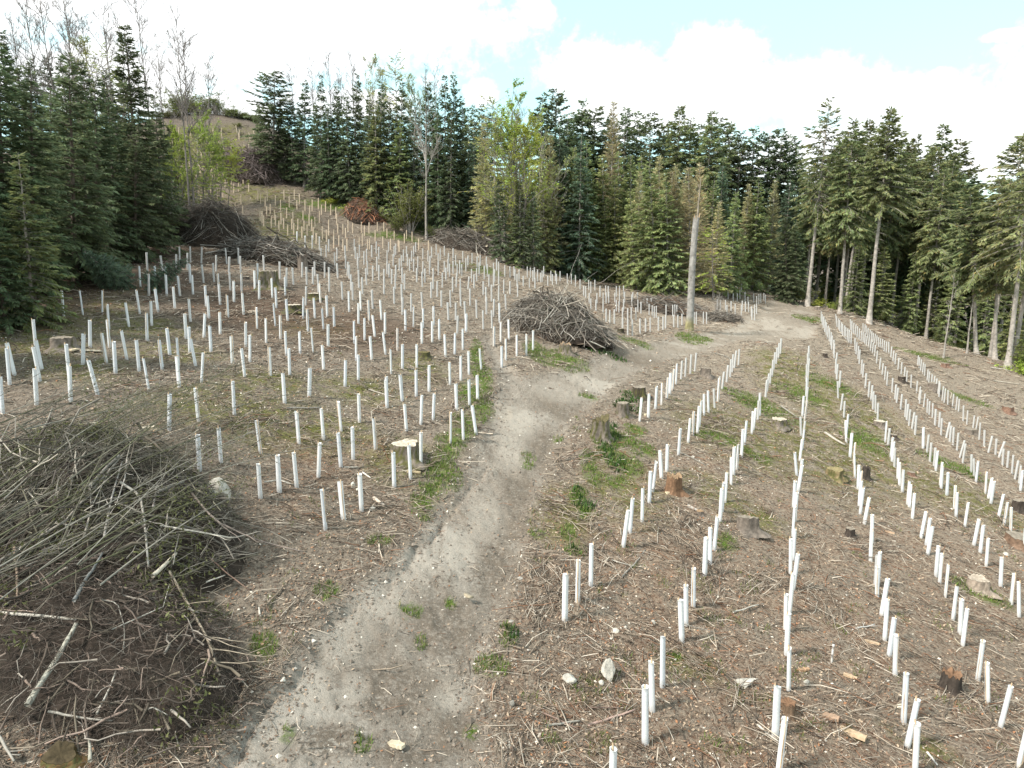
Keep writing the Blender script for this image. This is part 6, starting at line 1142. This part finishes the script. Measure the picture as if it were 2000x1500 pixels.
def scatter(rng, n, r0, r1, a0=-41, a1=42, pw=1.0):
    r = r0 * (r1 / r0) ** (rng.random(n) ** pw); a = np.radians(rng.uniform(a0, a1, n)); return r * np.sin(a), r * np.cos(a)


def litter():
    rng = np.random.default_rng(41)
    x, y = scatter(rng, 210000, 7.0, 125.0); m, p = masks(x, y); u = rng.random(len(x))
    dens = 0.58 + 2.3 * fbm(x, y, 0.55, 4, 71)
    keep = (u < np.clip(dens, 0, 1)) & (u < np.clip(1.0 - 1.15 * m['path'], 0.05, 1)) & (u < 1 - 0.5 * m['grass'])
    x, y = x[keep], y[keep]; n = len(x); z = ground_h(x, y); r = np.hypot(x, y); red = m['red'][keep]; tan = m['tan'][keep]
    l = 0.10 * np.exp(rng.normal(0.15, 0.65, n)) * (1 + r / 50 + 0.9 * m['tan'][keep] * (r > 60)); rad = np.clip(l * 0.013, 0.0018, 0.0085) * rng.uniform(0.6, 1.5, n) * (1 + r / 32)
    nx = 260; qx, qy = scatter(rng, nx, 8.5, 100.0); ql = rng.uniform(0, 3.14, nx); ids = np.repeat(np.arange(nx), rng.integers(14, 70, nx)); ca, sa = np.cos(ql[ids]), np.sin(ql[ids]); e1, e2 = rng.normal(0, 0.9, len(ids)), rng.normal(0, 0.3, len(ids))
    bx, by = qx[ids] + e1 * ca - e2 * sa, qy[ids] + e1 * sa + e2 * ca; ok = path_sd(bx, by) < -0.2; bx, by = bx[ok], by[ok]; nb = len(bx); br = np.hypot(bx, by)
    x, y = np.r_[x, bx], np.r_[y, by]; z = np.r_[z, ground_h(bx, by) + rng.uniform(0, 0.06, nb)]; r = np.r_[r, br]; l = np.r_[l, rng.uniform(0.15, 0.9, nb) * (1 + br / 70)]; rad = np.r_[rad, rng.uniform(0.003, 0.011, nb) * (1 + br / 40)]; red = np.r_[red, np.zeros(nb)]; tan = np.r_[tan, np.full(nb, 0.3)]; n0 = n; n = n + nb
    ang = np.where((x > 0) & (rng.random(n) < 0.45), rng.normal(2.2, 0.5, n), rng.uniform(0, 6.283, n)); ang[n0:] = ql[ids][ok] + rng.normal(0, 0.45, nb); D = np.c_[np.cos(ang), np.sin(ang), rng.normal(0.05, 0.16, n)]
    c = np.c_[x, y, z + rad + rng.uniform(0, 0.03, n)]; K = 3; t = np.array([-0.5, 0.0, 0.5])[None, :, None]; P = c[:, None] + D[:, None] * l[:, None, None] * t; P[:, 1] += rng.normal(0, 0.07, (n, 3)) * l[:, None]
    pal = np.array([(0.46, 0.395, 0.32), (0.31, 0.25, 0.19), (0.205, 0.158, 0.12), (0.10, 0.078, 0.062), (0.24, 0.13, 0.08)])
    w = np.tile(np.array([0.11, 0.30, 0.34, 0.21, 0.04]), (n, 1)); w[:, 4] += 0.2 * red; w[:, 0] += 0.4 * tan; w /= w.sum(1, keepdims=True)
    ci = (rng.random(n)[:, None] > np.cumsum(w, 1)).sum(1).clip(0, 4); tint = pal[ci] * rng.uniform(0.7, 1.25, (n, 1))
    mb = MB(); add_tubes(mb, P, rad[:, None] * np.array([[1, 0.9, 0.5]]), 3, 0, tint, cap=False)
    tag(obj('twig_litter', mb.mesh('twig_litter', M_TWIG)), 'dry twigs strewn thickly over the felled slopes', 'litter', kind='stuff')
    # chips and dead leaves
    x, y = scatter(rng, 130000, 7.0, 115.0); m, p = masks(x, y); u = rng.random(len(x)); keep = (u < np.clip(1.0 - 0.95 * m['path'], 0.06, 1)) & (u < 1 - 0.6 * m['grass']); x, y = x[keep], y[keep]; n = len(x)
    c = np.c_[x, y, ground_h(x, y) + rng.uniform(0.005, 0.03, n)]; r = np.hypot(x, y); a = rng.uniform(0, 6.283, n); d = np.c_[np.cos(a), np.sin(a), rng.normal(0, 0.35, n)]; e = np.c_[-np.sin(a), np.cos(a), rng.normal(0, 0.35, n)]; s = (rng.uniform(0.010, 0.032, n) * (1 + r / 30))[:, None]
    V = np.stack([c - d * s, c - e * s * 0.55, c + d * s, c + e * s * 0.55], 1).reshape(-1, 3)
    pal = np.array([(0.56, 0.50, 0.42), (0.36, 0.27, 0.19), (0.20, 0.13, 0.09), (0.11, 0.075, 0.055), (0.30, 0.15, 0.08)]); ci = rng.choice(5, n, p=[0.05, 0.31, 0.32, 0.25, 0.07]); far = (r > 26) & (x < 10); ci = np.where(far & (rng.random(n) < 0.12), 0, ci); onp = m['path'][keep] > 0.5; ci = np.where(onp & (rng.random(n) < 0.05), 0, ci)
    mb = MB(); mb.add(V, np.arange(n * 4).reshape(-1, 4), 0, np.repeat(pal[ci] * rng.uniform(0.7, 1.2, (n, 1)), 4, 0))
    tag(obj('wood_chips', mb.mesh('wood_chips', M_TWIG, smooth=False)), 'wood chips and dead leaves scattered on the soil', 'litter', kind='stuff')
    # clods and pebbles of the track and bank
    x, y = scatter(rng, 60000, 7.0, 60.0, -30, 40); m, p = masks(x, y); edge = np.exp(-((p + 0.1) / 0.55) ** 2); keep = rng.random(len(x)) < np.where(p > 0, 0.35, 0.10) + 0.65 * edge; x, y, pp = x[keep], y[keep], p[keep]; n = len(x); r = np.hypot(x, y)
    c = np.c_[x, y, ground_h(x, y)]; s = (np.abs(rng.normal(0, 0.018, n)) + 0.03 * np.exp(-((pp + 0.1) / 0.5) ** 2) * rng.random(n) ** 3) * (1 + r / 50) + 0.006; oc = np.array([[1, 0, 0], [0, 1, 0], [-1, 0, 0], [0, -1, 0], [0, 0, 0.8], [0, 0, -0.6]], float)
    V = c[:, None] + oc[None] * s[:, None, None] * rng.uniform(0.55, 1.3, (n, 6, 3)); ft = np.array([[0, 1, 4], [1, 2, 4], [2, 3, 4], [3, 0, 4], [1, 0, 5], [2, 1, 5], [3, 2, 5], [0, 3, 5]])
    pale = rng.random(n) < 0.05; tint = np.where(pale[:, None], np.array([[0.50, 0.46, 0.40]]), np.array([[0.19, 0.158, 0.128]])) * rng.uniform(0.65, 1.25, (n, 1))
    mb = MB(); mb.add(V.reshape(-1, 3), (np.arange(n)[:, None, None] * 6 + ft[None]).reshape(-1, 3), 0, np.repeat(tint, 6, 0))
    tag(obj('pebbles', mb.mesh('pebbles', M_TWIG, smooth=False)), 'small stones and earth clods on and beside the track', 'pebbles', kind='stuff')


def blades(name, label, L, per_m2, h0, h1, cols, seed, jitter=0.0, cap=9000, wid=0.006):
    rng = np.random.default_rng(seed); mb = MB(); X = []; Y = []
    for (cx, cy, a, b, th) in L:
        dist = math.hypot(cx, cy); n = int(min(cap, per_m2 * math.pi * a * b * (12 / max(12, dist)) ** 1.1)); t = rng.uniform(0, 6.283, n); d = np.sqrt(rng.random(n)) * 1.15; p, q = a * d * np.cos(t), b * d * np.sin(t); c, s = math.cos(th), math.sin(th)
        x, y = cx + p * c + q * s, cy - p * s + q * c; k = (vnoise(x * 2.3, y * 2.3, seed) * 0.6 + vnoise(x * 7, y * 7, seed + 1) * 0.4 + 0.25 * (1 - d)) > 0.48; X.append(x[k]); Y.append(y[k])
    x = np.concatenate(X); y = np.concatenate(Y); n = len(x); c = np.c_[x, y, ground_h(x, y) - 0.01]; r = np.hypot(x, y)
    h = rng.uniform(h0, h1, n)[:, None]; a = rng.uniform(0, 6.283, n); ln = rng.uniform(0.1, 0.8, n)[:, None] * h; d = np.c_[np.cos(a), np.sin(a), np.zeros(n)]; e = np.c_[-np.sin(a), np.cos(a), np.zeros(n)] * (wid * (1 + r / 25) * rng.uniform(0.6, 1.4, n))[:, None]
    V = np.stack([c - e, c + e, c + d * ln * 0.5 + e * 0.8 + [0, 0, 1] * h * 0.6, c + d * ln + [0, 0, 1] * h], 1).reshape(-1, 3)
    col = np.array(cols)[rng.integers(0, len(cols), n)] * rng.uniform(0.65, 1.3, (n, 1)); mb.add(V, np.arange(n * 4).reshape(-1, 4), 0, np.repeat(col, 4, 0))
    tag(obj(name, mb.mesh(name, M_GRASS, smooth=False)), label, 'grass', kind='stuff')


litter()
blades('grass', 'fresh green grass along the verges and on the track crown', GRASS, 950, 0.04, 0.17, [(0.11, 0.19, 0.025), (0.15, 0.23, 0.04), (0.08, 0.14, 0.02), (0.18, 0.2, 0.07), (0.27, 0.23, 0.12)], 61)
blades('moss_tufts', 'dull moss and dry grass tufts over the planted slope', MOSS, 60, 0.03, 0.12, [(0.15, 0.14, 0.045), (0.2, 0.17, 0.07), (0.11, 0.11, 0.03), (0.26, 0.21, 0.12)], 62, wid=0.007, cap=6000)
SPRIGS = []
for q in np.random.default_rng(3).uniform(0, 1, (260, 4)):
    c_ = hit(1040 + 960 * q[0] if q[3] > 0.35 else 250 + 650 * q[0], 640 + 860 * q[1])
    if path_sd(c_[:1], c_[1:2])[0] < 0.1: SPRIGS.append((c_[0], c_[1], 0.12 + 0.4 * q[2] ** 2, 0.12 + 0.35 * q[3] ** 2, 6 * q[2]))
blades('stray_grass', 'stray tufts of new and withered grass over the felled ground', SPRIGS, 420, 0.03, 0.14, [(0.12, 0.17, 0.04), (0.17, 0.19, 0.06), (0.26, 0.22, 0.12), (0.10, 0.13, 0.03)], 64)
IVY = [patch(*q) for q in [(1195, 850, 14, 22), (1185, 880, 14, 16), (1205, 905, 16, 16), (1225, 800, 24, 14), (1130, 968, 12, 16), (1000, 1245, 10, 16), (1230, 780, 20, 12), (1120, 1078, 12, 8), (1140, 985, 20, 14), (60, 1150, 10, 6), (170, 1185, 10, 8), (1185, 690, 30, 5)]]
blades('ground_ivy', 'dark green broad-leaved weeds around the verge stumps', IVY, 420, 0.06, 0.26, [(0.05, 0.10, 0.025), (0.075, 0.13, 0.035), (0.04, 0.075, 0.02)], 63, wid=0.014)


def saplings():
    """felled whippy stems on the near heap, all laid one way"""
    rng = np.random.default_rng(17); mb = MB(); n = 92
    sx = rng.uniform(-220, 200, n); sy = rng.uniform(900, 1240, n) - 0.25 * sx; P = []; R = []
    for i in range(n):
        a = hit(sx[i], sy[i], heap=True); L = rng.uniform(4.0, 9.0); d = np.array([0.26 + rng.normal(0, 0.2), 0.95, 0.20 + rng.normal(0, 0.09)]); d /= np.linalg.norm(d); t = np.linspace(0, 1, 8)[:, None]
        q = a + d * L * t + np.array([rng.normal(0, 0.25), 0, -0.9 * rng.uniform(0.3, 1.2)]) * t ** 2.2 + np.array([0, 0, 0.1 + rng.uniform(0, 0.9)])
        q[:, 2] = np.maximum(q[:, 2], ground_h(q[:, 0], q[:, 1]) + mound_h(q[:, 0], q[:, 1]) * 0.9 + 0.03); P.append(q); R.append(rng.uniform(0.010, 0.022) * np.linspace(1, 0.25, 8))
    P = np.array(P); col = np.array([(0.17, 0.155, 0.12), (0.12, 0.11, 0.08), (0.26, 0.24, 0.2), (0.13, 0.13, 0.075)])[rng.integers(0, 4, n)]
    add_tubes(mb, P, np.array(R), 5, 0, col)
    k = rng.integers(0, n, 2600); f = rng.uniform(0.25, 1, 2600) * 7; i = np.minimum(f.astype(int), 6); c = P[k, i] + (P[k, i + 1] - P[k, i]) * (f - i)[:, None]; D = P[k, i + 1] - P[k, i]; D /= np.linalg.norm(D, axis=1, keepdims=True)
    v = D * rng.uniform(0.5, 1, 2600)[:, None] + rng.normal(0, 0.5, (2600, 3)); v /= np.linalg.norm(v, axis=1, keepdims=True); l = rng.uniform(0.2, 0.9, 2600)[:, None]
    tw = np.stack([c, c + v * l * 0.5 + rng.normal(0, 0.04, (2600, 3)), c + v * l], 1); add_tubes(mb, tw, np.array([[0.005, 0.004, 0.002]]), 3, 0, np.repeat(col[k][:, None], 1, 1)[:, 0], cap=False)
    m = 9000; k = rng.integers(0, 2600, m); c = tw[k, 0] + (tw[k, 2] - tw[k, 0]) * rng.random(m)[:, None] + rng.normal(0, 0.03, (m, 3)); keep = (vnoise(c[:, 0] * 0.8, c[:, 1] * 0.8, 3) > 0.5); c = c[keep]; m = len(c)
    d = rng.normal(0, 1, (m, 3)); d /= np.linalg.norm(d, axis=1, keepdims=True); e = np.cross(d, rng.normal(0, 1, (m, 3))); e /= np.linalg.norm(e, axis=1, keepdims=True); s = rng.uniform(0.018, 0.04, m)[:, None]
    mb2 = MB(); mb2.add(np.stack([c, c + d * s + e * s * 0.5, c + d * 2 * s, c + d * s - e * s * 0.5], 1).reshape(-1, 3), np.arange(m * 4).reshape(-1, 4), 0, np.repeat(np.array([(0.14, 0.145, 0.06)]) * rng.uniform(0.5, 1.4, (m, 1)), 4, 0))
    r = obj('felled_saplings', None, loc=P[:, 0].mean(0)); o = np.array(r.location)
    for b in (mb, mb2):
        for V in b.v: V -= o
    s1 = obj('stems', mb.mesh('stems', M_TWIG), r); s1['kind'] = 'stuff'; s2 = obj('buds', mb2.mesh('buds', M_GRASS, smooth=False), r); s2['kind'] = 'stuff'
    r['kind'] = 'stuff'; tag(r, 'whippy felled saplings combed one way over the near heap', 'saplings')


saplings()
